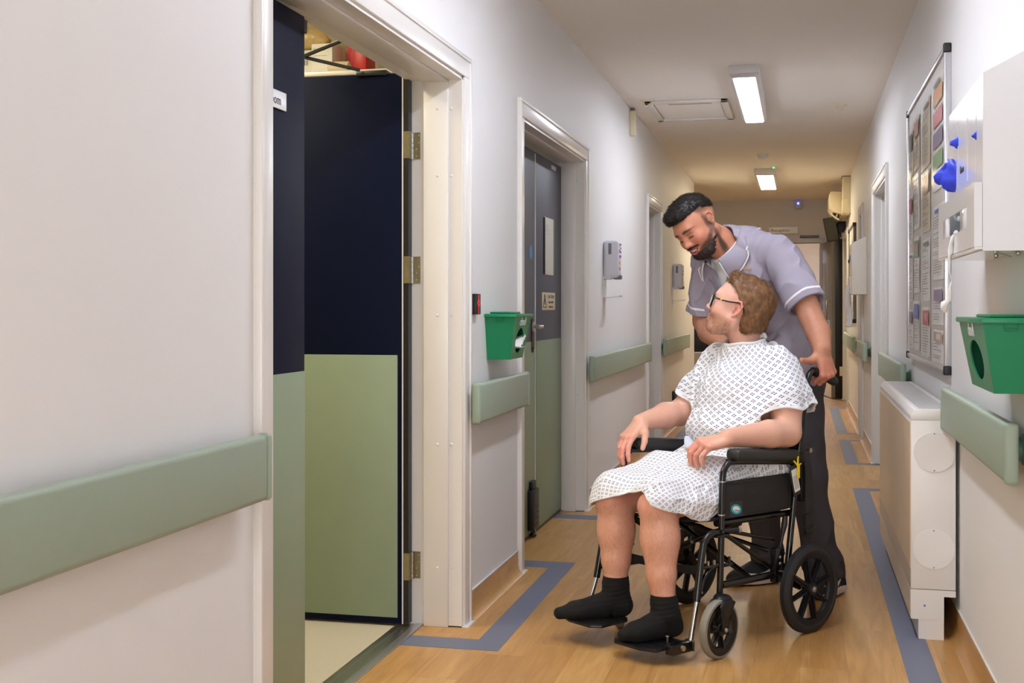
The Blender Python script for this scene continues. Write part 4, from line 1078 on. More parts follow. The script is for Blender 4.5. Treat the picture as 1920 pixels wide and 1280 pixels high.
def to_obj(name, co, F, mats_, parent=None, col=None, uv=None, fmat=None, attrs=None):
    me = bpy.data.meshes.new(name)
    me.vertices.add(len(co)); me.vertices.foreach_set('co', co.astype(np.float32).ravel())
    w_ = F.shape[1]
    me.loops.add(F.size); me.loops.foreach_set('vertex_index', F.astype(np.int32).ravel())
    me.polygons.add(len(F)); me.polygons.foreach_set('loop_start', np.arange(0, F.size, w_, dtype=np.int32))
    me.polygons.foreach_set('use_smooth', np.ones(len(F), bool))
    for m_ in (mats_ if isinstance(mats_, list) else [mats_]): me.materials.append(m_)
    if fmat is not None: me.polygons.foreach_set('material_index', fmat.astype(np.int32))
    me.update(); me.validate()
    if col is not None:
        a = me.color_attributes.new('Col', 'FLOAT_COLOR', 'POINT'); c4 = np.ones((len(co), 4), np.float32); c4[:, :3] = col; a.data.foreach_set('color', c4.ravel())
    if attrs:
        for k_, v_ in attrs.items():
            a = me.attributes.new(k_, 'FLOAT', 'POINT'); a.data.foreach_set('value', v_.astype(np.float32))
    if uv is not None:
        l_ = me.uv_layers.new(name='UVMap'); l_.data.foreach_set('uv', uv[F.ravel()].astype(np.float32).ravel())
    me.update()
    return link(name, me, parent)
def vn(P, s, seed=0.):
    """cheap smooth value noise, -1..1"""
    Q = P*s+seed; i = np.floor(Q); f_ = Q-i; f_ = f_*f_*(3-2*f_)
    def hsh(a, b_, c_):
        v = np.sin(a*127.1+b_*311.7+c_*74.7)*43758.5453; return v-np.floor(v)
    r = 0
    for a in (0, 1):
        for b_ in (0, 1):
            for c_ in (0, 1):
                w_ = (f_[..., 0] if a else 1-f_[..., 0])*(f_[..., 1] if b_ else 1-f_[..., 1])*(f_[..., 2] if c_ else 1-f_[..., 2])
                r = r+w_*hsh(i[..., 0]+a, i[..., 1]+b_, i[..., 2]+c_)
    return r*2-1
def normals(co, F):
    n_ = np.cross(co[F[:, 2]]-co[F[:, 0]], co[F[:, 3]]-co[F[:, 1]])
    N_ = np.zeros_like(co)
    for i in range(4):
        for x in range(3): N_[:, x] += np.bincount(F[:, i], n_[:, x], len(co))
    return N_/np.maximum(np.linalg.norm(N_, axis=1), 1e-12)[:, None]
def srgb(*c): return np.array(lin(c)[:3])

def skin_mat(name, rough=.42, sss=.12, bump=.25):
    m = bpy.data.materials.new(name); m.use_nodes = True; N = NB(m)
    at = N.n('ShaderNodeVertexColor', layer_name='Col'); tc = N.n('ShaderNodeTexCoord')
    n1 = N.n('ShaderNodeTexNoise'); n1.inputs['Scale'].default_value = 38; n1.inputs['Detail'].default_value = 5; N.l(tc.outputs['Object'], n1.inputs[0])
    f = N.math('MULTIPLY_ADD', n1.outputs[0], .5, -.12, clamp=True)
    N.l(N.mix(f, at.outputs[0], (.92, .72, .68, 1), 'MULTIPLY'), N.b.inputs['Base Color'])
    N.b.inputs['Roughness'].default_value = rough
    N.b.inputs['Subsurface Weight'].default_value = sss; N.b.inputs['Subsurface Radius'].default_value = (1, .35, .2); N.b.inputs['Subsurface Scale'].default_value = .008
    n2 = N.n('ShaderNodeTexNoise'); n2.inputs['Scale'].default_value = 420; n2.inputs['Detail'].default_value = 3; N.l(tc.outputs['Object'], n2.inputs[0])
    bp = N.n('ShaderNodeBump'); bp.inputs['Strength'].default_value = bump; bp.inputs['Distance'].default_value = .001
    N.l(n2.outputs[0], bp.inputs['Height']); N.l(bp.outputs[0], N.b.inputs['Normal'])
    return m
def hair_mat(name, a, b_, rough=.45):
    m = bpy.data.materials.new(name); m.use_nodes = True; N = NB(m)
    at = N.n('ShaderNodeAttribute', attribute_name='tone')
    N.l(N.mix(at.outputs['Fac'], lin(a), lin(b_)), N.b.inputs['Base Color'])
    N.b.inputs['Roughness'].default_value = rough
    return m
def strands(name, roots, dirs, norms, length, width, m, parent, seg=4, droop=.0, curl=.2, rng=None, lift=.15, tone=None):
    """flat tapered blades; dirs are combing directions tangent to the skin"""
    rng = rng or np.random.default_rng(1)
    n = len(roots); L = length*rng.uniform(.7, 1.15, n)[:, None]
    jit = rng.normal(0, curl, (n, 3)); d = dirs+jit; d -= norms*(d*norms).sum(1)[:, None]; d /= np.linalg.norm(d, axis=1)[:, None]+1e-9
    side = np.cross(d, norms); bend = side*rng.normal(0, .25, n)[:, None]
    pts = []
    for s_ in range(seg+1):
        t = s_/seg
        pts.append(roots+d*L*t+norms*L*(lift*math.sin(math.pi*min(t*1.2, 1))+.02)+bend*L*t*t-np.array([0, 0, 1.])*L*droop*t*t)
    co = []; W = []
    for s_ in range(seg+1):
        w_ = width*(1-.85*(s_/seg)**1.5)
        co += [pts[s_]-side*w_, pts[s_]+side*w_]
    co = np.stack(co, 1).reshape(-1, 3); k = 2*(seg+1)
    base = (np.arange(n)*k)[:, None]
    F = np.concatenate([base+np.array([[2*s_, 2*s_+1, 2*s_+3, 2*s_+2]]) for s_ in range(seg)])
    tn = np.repeat(rng.uniform(0, 1, n) if tone is None else tone, k)
    return to_obj(name, co, F, m, parent, attrs={'tone': tn})

def basis(fwd, up):
    x = Vector(fwd).normalized(); z = Vector(up); z = (z-x*z.dot(x)).normalized(); y = z.cross(x)
    return Matrix((x, y, z)).transposed()
class Head:
    def __init__(s, c, fwd, up, sc=1.0): s.c = V(*c); s.M = np.array(basis(fwd, up)); s.s = sc
    def p(s, *q): return tuple(s.c+s.M @ (V(*q)*s.s))
    def inv(s, P): return (P-s.c) @ s.M/s.s
    def cone(s, a, b, ra, rb=None, k=.012, op=1, sq=None):
        return cone(s.p(*a), s.p(*b), ra*s.s, None if rb is None else rb*s.s, k*s.s, op, None if sq is None else (s.M @ V(*sq[0]), sq[1]))
    def ell(s, c, r, k=.012, op=1, rot=None):
        M_ = s.M if rot is None else s.M @ np.array(rot.to_3x3())
        return ell(s.p(*c), V(*r)*s.s, M_, k*s.s, op)
def head_prims(hd, smile=0, jaw=1.0):
    h = hd; P = []
    P += [h.ell((-.014, 0, .038), (.098, .077, .084), k=.01), h.ell((.028, 0, .012), (.066, .066, .076), k=.03), h.ell((.03, 0, -.045), (.058*jaw, .057*jaw, .055), k=.03)]
    P += [h.ell((.070, 0, -.094), (.025, .028*jaw, .021), k=.03)]
    for s in (1, -1):
        P += [h.ell((.056, s*.040, -.030+.004*smile), (.032, .025+.003*smile, .026+.002*smile), k=.02), h.cone((-.005, s*.058*jaw, -.045), (.055, s*.034*jaw, -.092), .018, .018, k=.03)]
    P += [h.cone((.078, -.034, .026), (.078, .034, .026), .0135, k=.02)]
    for s in (1, -1):
        P += [h.ell((.101, s*.031, .004), (.016, .017, .011), k=.014, op=-1), h.ell((.0765, s*.031, .003), (.0128, .0145, .0128), k=.003)]
        # upper lid and lower lid rolls
        P += [h.cone((.0885, s*.020, -.001), (.0895, s*.031, .0045), .0028, k=.003), h.cone((.0895, s*.031, .0045), (.083, s*.043, .0005), .0028, k=.003)]
        P += [h.cone((.087, s*.021, -.005), (.0875, s*.032, -.008), .0024, k=.004), h.cone((.0875, s*.032, -.008), (.082, s*.043, -.003), .0024, k=.004)]
    P += [h.cone((.087, 0, .014), (.104, 0, -.020), .0085, .0105, k=.012), h.ell((.108, 0, -.027), (.0125, .0115, .0100), k=.008)]
    for s in (1, -1):
        P += [h.ell((.099, s*.0125, -.031), (.0105, .0075, .0075), k=.006), h.ell((.103, s*.0065, -.0405), (.005, .0032, .004), k=.002, op=-1)]
    P += [h.ell((.079, 0, -.060), (.022, .032, .022), k=.014)]
    cs = .004*smile+.006*max(0, smile-1)*4; mz = .0045*max(0, smile-.6)/.65; wd = .024+.009*smile; op_ = .0050*smile
    up = [(.084, -wd, -.060+cs+mz), (.0965, -wd*.5, -.0565+mz+cs*.2), (.1005, 0, -.0575+mz), (.0965, wd*.5, -.0565+mz+cs*.2), (.084, wd, -.060+cs+mz)]
    lo = [(.084, -wd, -.0615+cs+mz), (.0955, -wd*.55, -.067-op_+mz+cs*.3), (.0985, 0, -.0695-op_*1.5+mz), (.0955, wd*.55, -.067-op_+mz+cs*.3), (.084, wd, -.0615+cs+mz)]
    for i in range(4):
        P += [h.cone(up[i], up[i+1], (.002, .0042, .0042, .0042)[i], (.0042, .0042, .0042, .002)[i], k=.003)]
    if smile:
        P += [h.ell((.0995, 0, -.0650+mz), (.011, wd*.80, .0042+.0022*smile), k=.002, op=-1)]
    for i in range(4):
        P += [h.cone(lo[i], lo[i+1], (.002, .0048, .0048, .0048)[i], (.0048, .0048, .0048, .002)[i], k=.003)]
    P += [h.ell((.083, 0, -.081), (.012, .02, .004), k=.008, op=-1)] if not smile else []
    for s in (1, -1):
        e = [(.004, s*.077, .018), (-.006, s*.083, .031), (-.019, s*.087, .030), (-.026, s*.088, .015), (-.022, s*.085, -.004), (-.011, s*.080, -.018), (-.002, s*.077, -.026)]
        P += [h.ell((-.010, s*.077, .004), (.014, .0045, .026), k=.008)]
        for i in range(6): P += [h.cone(e[i], e[i+1], (.0036, .0042, .0042, .004, .0036, .005)[i], (.0042, .0042, .004, .0036, .005, .006)[i], k=.003)]
        P += [h.cone((.002, s*.079, -.004), (.001, s*.078, -.012), .0045, .004, k=.003), h.ell((-.006, s*.086, .000), (.0065, .005, .009), k=.004, op=-1)]
        P += [h.cone((-.014, s*.083, .018), (-.018, s*.084, -.002), .003, k=.003)]
    return P
def finger(base, X, Y, Z, lens, bends, rad, yaw_=0., k=.0025):
    pts = [Vector(base)]; d = (X*math.cos(yaw_)+Y*math.sin(yaw_)).normalized(); side = Z.cross(d)
    for L_, b_ in zip(lens, bends):
        d = (Matrix.Rotation(b_, 3, side) @ d); pts.append(pts[-1]+d*L_)
    rs = [rad, rad*.94, rad*.86, rad*.74]
    out = [cone(pts[i], pts[i+1], rs[i], rs[i+1], k=k if i else .006) for i in range(len(lens))]
    for i in (1, 2): out.append(dict(ell(pts[i], (rad*1.04,)*3, k=k)))
    tip = pts[-1]; n_ = side.cross(d)
    return out, (tip, -n_ if n_.dot(Z) < -2 else n_, d)
def hand(wrist, X, Z, ts, curls, thumb, sc=1.0, spread=(.10, .03, -.04, -.12)):
    X = Vector(X).normalized(); Z = Vector(Z); Z = (Z-X*Z.dot(X)).normalized(); Y = Z.cross(X)
    o = Vector(wrist)
    def q(x, y, z): return o+(X*x+Y*y*ts+Z*z)*sc
    P = []
    kn = [(.088, .029, .002), (.093, .0095, .005), (.088, -.0105, .004), (.078, -.0285, .0)]
    wr = [(.004, .014, 0), (.002, .005, .002), (.002, -.006, .002), (.004, -.015, 0)]
    for a, b_ in zip(wr, kn): P.append(cone(q(*a), q(*b_), .0145*sc, .0115*sc, k=.010))
    P.append(ell(q(.047, 0, -.006), V(.042, .033, .012)*sc, np.array(Matrix((X, Y*ts if False else Y, Z)).transposed()), k=.012))
    ln = [(.043, .026, .021), (.047, .030, .022), (.043, .028, .021), (.034, .021, .019)]
    rd = (.0094, .0096, .0090, .0080); tips = []
    for i in range(4):
        f_, tp = finger(q(*kn[i]), X, Y*ts, Z, [l*sc for l in ln[i]], curls[i], rd[i]*sc, spread[i]*1.0)
        P += f_; tips.append(tp)
        P.append(ell(q(kn[i][0], kn[i][1], kn[i][2]+.002), (.0115*sc, .0105*sc, .0105*sc), k=.006))
    tp = [q(*t_) for t_ in thumb]
    P += [cone(tp[0], tp[1], .017*sc, .0145*sc, k=.014), cone(tp[1], tp[2], .0125*sc, .0112*sc, k=.006), cone(tp[2], tp[3], .0112*sc, .0085*sc, k=.003)]
    return P, tips
def ctrl(co, hd, side=1): return hd.inv(co)
def g(d, a, b_): return np.clip((d-a)/(b_-a), 0, 1)
def blob(q, c, r): return np.exp(-(((q-V(*c))/V(*r))**2).sum(1))
from mathutils.bvhtree import BVHTree
# ================================================================== SEATED PATIENT (coordinates of the wheelchair: x forward, y his left, z up)
skinA = skin_mat('fair_skin')
pat = thing('person', 'seated person with light brown hair and glasses in a patterned hospital gown and black socks', 'person', CO, CROT)
hdA = Head((.036, -.006, 1.182), (.44, -.87, .34), (-.05, .06, 1), 1.05)
def patient_body():
    P = []
    P += [ell((.03, 0, .56), (.14, .17, .11)), ell((.04, 0, .68), (.125, .155, .13), k=.05), ell((.01, 0, .84), (.105, .165, .15), k=.05), cone((0, -.13, .955), (0, .13, .955), .050, k=.03)]
    P += [cone((-.005, 0, .98), (.015, -.004, 1.10), .060, .056, k=.03), cone((.015, -.004, 1.10), (.028, -.006, 1.15), .056, .056, k=.02)]
    P += head_prims(hdA, smile=.6, jaw=1.06)
    # upper arms, forearms
    P += chain([(.0, .160, .960), (.035, .210, .84), (.062, .238, .732)], [.062, .062, .052], k=.02)
    P += chain([(.062, .238, .732), (.16, .234, .732), (.345, .195, .727)], [.051, .050, .032], k=.012)
    P += chain([(.0, -.160, .960), (.045, -.215, .85), (.10, -.245, .775)], [.058, .056, .048], k=.02)
    P += chain([(.10, -.245, .775), (.19, -.245, .768), (.345, -.235, .752)], [.049, .048, .030], k=.02)
    # left hand resting on the thigh
    hl, t1 = hand((.345, .195, .722), (.87, -.40, -.16), (.10, .30, .95), -1, [(R(38), R(46), R(22)), (R(42), R(44), R(20)), (R(44), R(42), R(20)), (R(40), R(38), R(20))],
                  [(.012, .020, -.010), (.045, .044, -.022), (.073, .050, -.034), (.095, .042, -.042)], 1.06)
    hr, t2 = hand((.345, -.235, .752), (.80, .06, -.60), (.58, -.10, .80), 1, [(R(12), R(26), R(14)), (R(14), R(28), R(16)), (R(18), R(30), R(18)), (R(22), R(32), R(20))],
                  [(.012, .018, -.010), (.040, .040, -.022), (.068, .050, -.034), (.094, .052, -.044)], 1.06)
    P += hl+hr
    # legs
    P += chain([(.06, .095, .545), (.30, .10, .545), (.60, .098, .50)], [.082, .078, .058], k=.03)
    P += chain([(.06, -.095, .545), (.30, -.105, .545), (.585, -.128, .49)], [.082, .078, .058], k=.03)
    P += chain([(.605, .098, .492), (.600, .105, .39), (.600, .116, .27), (.60, .13, .165), (.60, .14, .12)], [.058, .061, .050, .0385, .036], k=.02)
    P += [ell((.590, .108, .40), (.060, .061, .115), k=.03), ell((.635, .098, .505), (.032, .042, .042), k=.03)]
    P += chain([(.590, -.128, .482), (.582, -.126, .38), (.585, -.121, .28), (.592, -.116, .19), (.592, -.112, .15)], [.058, .061, .050, .0385, .036], k=.02)
    P += [ell((.575, -.126, .395), (.060, .061, .115), k=.03), ell((.622, -.130, .495), (.032, .042, .042), k=.03)]
    P += feet(-.004)
    return P
def feet(e):
    Q = []
    for an, hl, md, bl, to in (((.60, .142, .13), (.580, .148, .093), (.650, .125, .098), (.715, .105, .085), (.755, .088, .078)), ((.592, -.112, .155), (.585, -.09, .118), (.655, -.13, .120), (.735, -.172, .108), (.785, -.205, .100))):
        Q += [cone(an, hl, .034+e, .030+e, k=.03), cone(an, md, .034+e, .030+e, k=.03)]
        d = V(*to)-V(*md)
        Q += [cone(hl, bl, .030+e, .026+e, k=.02), cone(md, bl, .032+e, .022+e, k=.02)]
        s_ = np.cross(d/np.linalg.norm(d), [0, 0, 1])
        for q in (-1, 1): Q.append(cone(V(*md)+s_*.010*q, V(*bl)+s_*.020*q, .026+e, .020+e, k=.02)); Q.append(cone(V(*bl)+s_*.018*q, V(*to)+s_*.012*q, .018+e, .011+e, k=.015))
        Q.append(cone(bl, to, .020+e, .012+e, k=.015))
    return Q
bp_ = patient_body()
co, F = remesh(bp_, .0032, (-.24, -.40, .03), (.90, .40, 1.37))
print('patient', len(co))
co = smooth_pts(co, F, 1)
q = hdA.inv(co)
base = srgb(232, 182, 158); col = np.tile(base, (len(co), 1))
def tint(c, w_): 
    global col
    w_ = np.clip(w_, 0, 1)[:, None]; col = col*(1-w_)+srgb(*c)*w_
nz = vn(co, 60)*.5+vn(co, 170, 5)*.5
head_m = g(q[:, 2], -.16, -.12)*(np.abs(q).max(1) < .16)
tint((235, 186, 166), head_m*.8)
tint((226, 132, 120), head_m*(blob(q, (.075, .05, -.03), (.03, .03, .03))+blob(q, (.075, -.05, -.03), (.03, .03, .03)))*.4)
tint((224, 128, 114), head_m*g(np.abs(q[:, 1]), .074, .082)*(q[:, 2] > -.05)*.5); tint((150, 66, 58), head_m*(blob(q, (-.004, .081, .000), (.006, .006, .009))+blob(q, (-.004, -.081, .000), (.006, .006, .009)))*.8)
tint((196, 96, 92), head_m*(blob(q, (.099, 0, -.0575), (.008, .026, .006))+blob(q, (.098, 0, -.070), (.009, .024, .007)))*1.0)
tint((228, 148, 134), head_m*blob(q, (.112, 0, -.028), (.02, .014, .014))*.5)
beard = head_m*np.clip(g(-q[:, 2], .028, .052)*g(q[:, 0], -.012, .012)*g(-q[:, 2], -.2, .0)*(1-g(-q[:, 2], .104, .132))*1.0, 0, 1)*(1-np.clip(blob(q, (.10, 0, -.063), (.02, .028, .011))*1.6, 0, 1))
beard = np.maximum(beard, head_m*blob(q, (.098, 0, -.047), (.014, .03, .007)))
tint((150, 98, 62), beard*(.42+.35*nz))
tint((120, 76, 52), head_m*(blob(q, (.090, .032, .027), (.014, .018, .0045))+blob(q, (.090, -.032, .027), (.014, .018, .0045)))*.9)
tint((246, 240, 236), head_m*(((q-V(.0765, .031, .003))**2).sum(1)**.5 < .0136)*(np.abs(q[:, 2]-.001) < .0045)*1.0)
leg = (co[:, 2] < .56)*(co[:, 0] > .48)
tint((234, 176, 150), leg*(.6+.25*nz)); tint((224, 154, 130), leg*g(-co[:, 2], -.34, -.15)*.3)
tint((238, 160, 146), leg*g(co[:, 2], .47, .52)*.5)
arms = (np.abs(co[:, 1]) > .1)*(co[:, 0] > .05)*(co[:, 2] > .6)
tint((226, 166, 138), arms*g(co[:, 0], .12, .3)*.45)
tint((232, 142, 128), arms*g(co[:, 0], .40, .47)*.6)
bodyA = to_obj('body', co, F, skinA, pat, col=col)
n_ = normals(co, F)
rg = np.random.default_rng(4)
# fine leg and arm hair
brown = hair_mat('fine_brown_hair', (120, 80, 56), (170, 122, 88))
idx = np.where(leg & (co[:, 2] > .19) & (co[:, 2] < .50))[0]; idx = rg.choice(idx, 7000)
dz = np.tile(V(.0, .0, -1), (len(idx), 1)); strands('leg_hair', co[idx], dz, n_[idx], .012, .00013, brown, pat, seg=2, curl=.35, rng=rg, lift=.25)
idx = np.where(arms & (co[:, 0] > .12) & (co[:, 0] < .34) & (n_[:, 2] > -.3))[0]; idx = rg.choice(idx, 900)
strands('arm_hair', co[idx], np.tile(V(.5, .6, -.2), (len(idx), 1)), n_[idx], .010, .0002, hair_mat('arm_hair_tone', (176, 124, 84), (206, 160, 116)), pat, seg=2, curl=.35, rng=rg, lift=.3)

# hair
hair_b = hair_mat('light_brown_hair', (94, 62, 38), (168, 122, 76), .6)
def hair_cap_prims():
    h = hdA; P = [h.ell((-.018, 0, .044), (.106, .0835, .090)), h.ell((-.052, 0, -.015), (.062, .070, .072), k=.02), h.ell((.034, 0, .092), (.058, .060, .034), k=.02)]
    return P
def cap_post(P, d):
    q = hdA.inv(P)
    d = d+vn(P, 70)*.003+vn(P*V(1, 1, .5), 150, 3)*.0015
    x, z = q[..., 0], q[..., 2]; y = np.abs(q[..., 1])
    # hairline: forehead boundary, temple, around the ear, nape
    line = .060-.55*np.clip(.085-z, 0, .05)-1.0*np.clip(y-.040, 0, .04)          # max x allowed
    cut = np.maximum(x-line-0*z, 0*x-1)
    cut = np.maximum(cut, np.where((x > -.030) & (x < .002), .032-z, np.where(x >= .002, .004-z, -1)))                        # above the ear
    cut = np.maximum(cut, (-.085-.5*(x+.03))-z); cut = np.maximum(cut, np.where((z < .03) & (x < .002), x+.030+.25*(z-.03), -1))
    return np.maximum(d, cut)
c2, F2 = remesh(hair_cap_prims(), .0028, (-.14, -.16, 1.05), (.18, .17, 1.36), post=cap_post, margin=.02)
n2 = normals(c2, F2); q2 = hdA.inv(c2)
cap = to_obj('hair', c2, F2, hair_b, pat, attrs={'tone': np.clip(.32+.35*vn(c2*V(1, 1, .4), 120), 0, 1)})
ok_ = np.where(((n2 @ hdA.M)[:, 0] < .85) | (q2[:, 2] > .06))[0]
idx = rg.choice(ok_, 11000); qn = n2[idx] @ hdA.M; ql = q2[idx]
dl = np.zeros((len(idx), 3)); side_ = np.sign(ql[:, 1])
dl[:, 0] = -.35+np.where(ql[:, 0] > .02, 1.0*g(ql[:, 2], .07, .11), 0)-.3*g(-ql[:, 2], -.08, 0); dl[:, 1] = .5*side_*g(ql[:, 2], .05, .12)+.15*rg.normal(0, 1, len(idx)); dl[:, 2] = -1.0*(1-g(ql[:, 2], .095, .13))+.25*g(ql[:, 0], .05, .08)
dw = dl @ hdA.M.T; tn = np.clip(.45+.3*vn(c2[idx]*V(1, 1, .6), 55)+rg.normal(0, .2, len(idx)), 0, 1)
strands('hair_strands', c2[idx]-n2[idx]*.002, dw, n2[idx], .026, .0006, hair_b, cap, seg=5, curl=.10, rng=rg, lift=.05, tone=tn)
idx = np.where((ql[:, 0] > .035) & (ql[:, 2] > .07))[0]
tuft = idx[rg.integers(0, len(idx), 300)]; src = c2[rg.choice(ok_, 1)]
tq = q2; ti = np.where((tq[:, 0] > .03) & (tq[:, 2] > .08))[0]; ti = rg.choice(ti, 420)
tdir = np.stack([np.full(len(ti), .8), rg.normal(0, .5, len(ti)), np.full(len(ti), .6)], 1) @ hdA.M.T
strands('fringe', c2[ti]-n2[ti]*.003, tdir, n2[ti], .026, .0006, hair_b, cap, seg=5, curl=.3, rng=rg, lift=.4, tone=np.clip(rg.normal(.6, .2, len(ti)), 0, 1))
# short beard strands
bi = np.where(beard > .35)[0]; bi = rg.choice(bi, 1600)
strands('beard', co[bi], np.tile(V(.25, -.3, -1), (len(bi), 1)), n_[bi], .006, .00028, hair_mat('ginger_stubble', (136, 88, 56), (186, 132, 84)), pat, seg=2, curl=.4, rng=rg, lift=.5)

# glasses
def glasses():
    h = hdA; t = []
    fm = mat('black_acetate', (16, 16, 18), .2)
    b = MB()
    for s in (1, -1):
        c_ = [(.101-.010*abs(yy-.031)/.026 if yy > .031 else .101, s*yy, z) for yy, z in ((.008, .012), (.010, .020), (.052, .021), (.057, .014), (.055, -.016), (.048, -.021), (.018, -.021), (.009, -.010))]
        b.tube([h.p(*p) for p in c_], .0034, fm, seg=8, closed=True)
    b.tube([h.p(.102, -.008, .012), h.p(.106, 0, .014), h.p(.102, .008, .012)], .0022, fm, smooth=3)
    g_ = b.build('glasses', pat)
    for s in (1, -1):
        b = MB(); pts = [(.093, s*.058, .014), (.085, s*.073, .015), (.03, s*.083, .018), (-.010, s*.0865, .026), (-.027, s*.084, .018), (-.036, s*.078, -.002)]
        b.tube([h.p(*p) for p in pts], .0027, fm, seg=8, smooth=3)
        tm_ = b.build('temple_arm', g_)
        b = MB()
        for x0, m_ in ((.060, M['yellow']), (.054, M['paper']), (.049, M['yellow'])): b.tube([h.p(x0, s*.0785, .0165), h.p(x0-.006, s*.0795, .0168)], .0031, m_, seg=8)
        b.build('yellow_flash', tm_)
        b = MB(); c_ = [h.p(.1005, s*yy, z) for yy, z in ((.010, .019), (.052, .020), (.054, -.016), (.018, -.020))]; b.poly(c_, M['lens']); b.build('lens', g_)
glasses()

# ---- gown
def gown_mat():
    m = bpy.data.materials.new('gown_cotton'); m.use_nodes = True; N = NB(m)
    uv = N.n('ShaderNodeUVMap'); sp = N.n('ShaderNodeSeparateXYZ'); N.l(uv.outputs[0], sp.inputs[0])
    a = N.math('ABSOLUTE', N.math('SUBTRACT', N.math('FRACT', sp.outputs[0]), .5)); b_ = N.math('ABSOLUTE', N.math('SUBTRACT', N.math('FRACT', sp.outputs[1]), .5))
    k = None
    for o_ in (a, b_):
        for e in (N.math('LESS_THAN', o_, .27), N.math('GREATER_THAN', o_, .05)): k = e if k is None else N.math('MULTIPLY', k, e)
    tc = N.n('ShaderNodeTexCoord'); n1 = N.n('ShaderNodeTexNoise'); n1.inputs['Scale'].default_value = 700; N.l(tc.outputs['Object'], n1.inputs[0])
    at = N.n('ShaderNodeAttribute', attribute_name='plain')
    k = N.math('MULTIPLY', k, N.math('MULTIPLY_ADD', n1.outputs[0], .8, .45, clamp=True)); k = N.math('MULTIPLY', k, N.math('SUBTRACT', 1, at.outputs['Fac'], clamp=True))
    N.l(N.mix(k, lin((240, 240, 242)), lin((66, 72, 112))), N.b.inputs['Base Color']); N.b.inputs['Roughness'].default_value = .8
    n2 = N.n('ShaderNodeTexNoise'); n2.inputs['Scale'].default_value = 1400; N.l(tc.outputs['Object'], n2.inputs[0])
    bp = N.n('ShaderNodeBump'); bp.inputs['Strength'].default_value = .2; bp.inputs['Distance'].default_value = .001; N.l(n2.outputs[0], bp.inputs['Height']); N.l(bp.outputs[0], N.b.inputs['Normal'])
    return m
GOWN = gown_mat()
def folds(P, amp, sc, st, seed):
    return amp*(1-np.abs(vn(P*V(*st), sc, seed)))**2.6
AL = (V(.0, .160, .965), V(.060, .232, .760)); AR = (V(.0, -.160, .965), V(.09, -.242, .785))
def gown_top():
    P = [ell((.045, .005, .70), (.170, .195, .12)), ell((.035, .005, .84), (.150, .195, .17), k=.05), cone((.0, -.13, .985), (.0, .13, .985), .068, k=.05), cone((-.005, 0, .975), (.004, 0, 1.012), .105, .094, k=.03)]
    P += [ell((.12, .02, .735), (.125, .185, .080), k=.05), ell((.03, .13, .80), (.09, .11, .13), k=.03), ell((.08, .135, .765), (.10, .095, .10), k=.03)]
    P += chain([(.0, .140, .975), (.030, .198, .86), (.045, .218, .79)], [.072, .078, .084], k=.02)
    P += chain([(-.02, .165, .95), (-.030, .228, .80)], [.066, .066], k=.02)
    P += chain([(.0, -.140, .975), (.040, -.205, .86), (.058, -.222, .81)], [.072, .076, .080], k=.02)
    return P
def top_post(P, d):
    x, y, z = P[..., 0], P[..., 1], P[..., 2]
    w_ = P+V(.03, .02, .04)*vn(P, 9)[..., None]
    f1 = folds(w_, .010, 16, (1.6, 1.2, .35), 2.); f2 = folds(w_ @ np.array([[1, 0, .5], [0, 1, -.6], [-.5, .6, 1]]), .007, 13, (.5, 1.6, 1.), 8.)
    d = d+.006-f1*g(.97-z, 0, .12)-f2*.8+vn(P, 34)*.0015
    body_d = d
    d = np.maximum(d, -(d+.010))                      # hollow shell
    # sleeve mouths
    for (a, b_), lim in ((AL, .168), (AR, .158)):
        ax = (b_-a)/np.linalg.norm(b_-a); t = (P-a) @ ax; r_ = np.sqrt(np.maximum((((P-a)-t[..., None]*ax)**2).sum(-1), 0))
        lat = ((P-a) @ V(.30, 0, 0)) * 1.0
        side_ = (y > .188) if a[1] > 0 else (y < -.175)
        d = np.where(side_ & (r_ < .17), np.maximum(d, t-lim-lat*.9-.012*np.sin(P[..., 0]*40)), d)
    # neck opening and waist opening
    nd = np.sqrt((x-.012)**2+(y)**2)-.0725
    d = np.maximum(d, -np.maximum(nd, .94-z))
    d = np.maximum(d, .655-z)
    return d
c3, F3 = remesh(gown_top(), .0032, (-.20, -.38, .62), (.29, .41, 1.11), post=top_post, margin=.03)
c3 = smooth_pts(c3, F3, 2)
ang = np.arctan2(c3[:, 1], c3[:, 0]+.06); rad_ = .165
arm_l = c3[:, 1] > .17; 
u = ang*rad_; v = c3[:, 2].copy()
a_ = R(38); uvA = np.stack([(u*math.cos(a_)-v*math.sin(a_)), (u*math.sin(a_)+v*math.cos(a_))], 1)/.0172
hem = np.zeros(len(c3))
for (a, b_), lim in ((AL, .168), (AR, .158)):
    ax = (b_-a)/np.linalg.norm(b_-a); t = (c3-a) @ ax; lat = (c3-a) @ V(.30, 0, 0); s_ = (c3[:, 1] > .188) if a[1] > 0 else (c3[:, 1] < -.175)
    hem = np.maximum(hem, s_*(t-lim-lat*.9-.012*np.sin(c3[:, 0]*40) > -.010))
hem = np.maximum(hem, (np.sqrt((c3[:, 0]-.012)**2+c3[:, 1]**2) < .078)*(c3[:, 2] > 1.0))
gown = to_obj('hospital_gown', c3, F3, GOWN, pat, uv=uvA, attrs={'plain': hem.astype(float)})

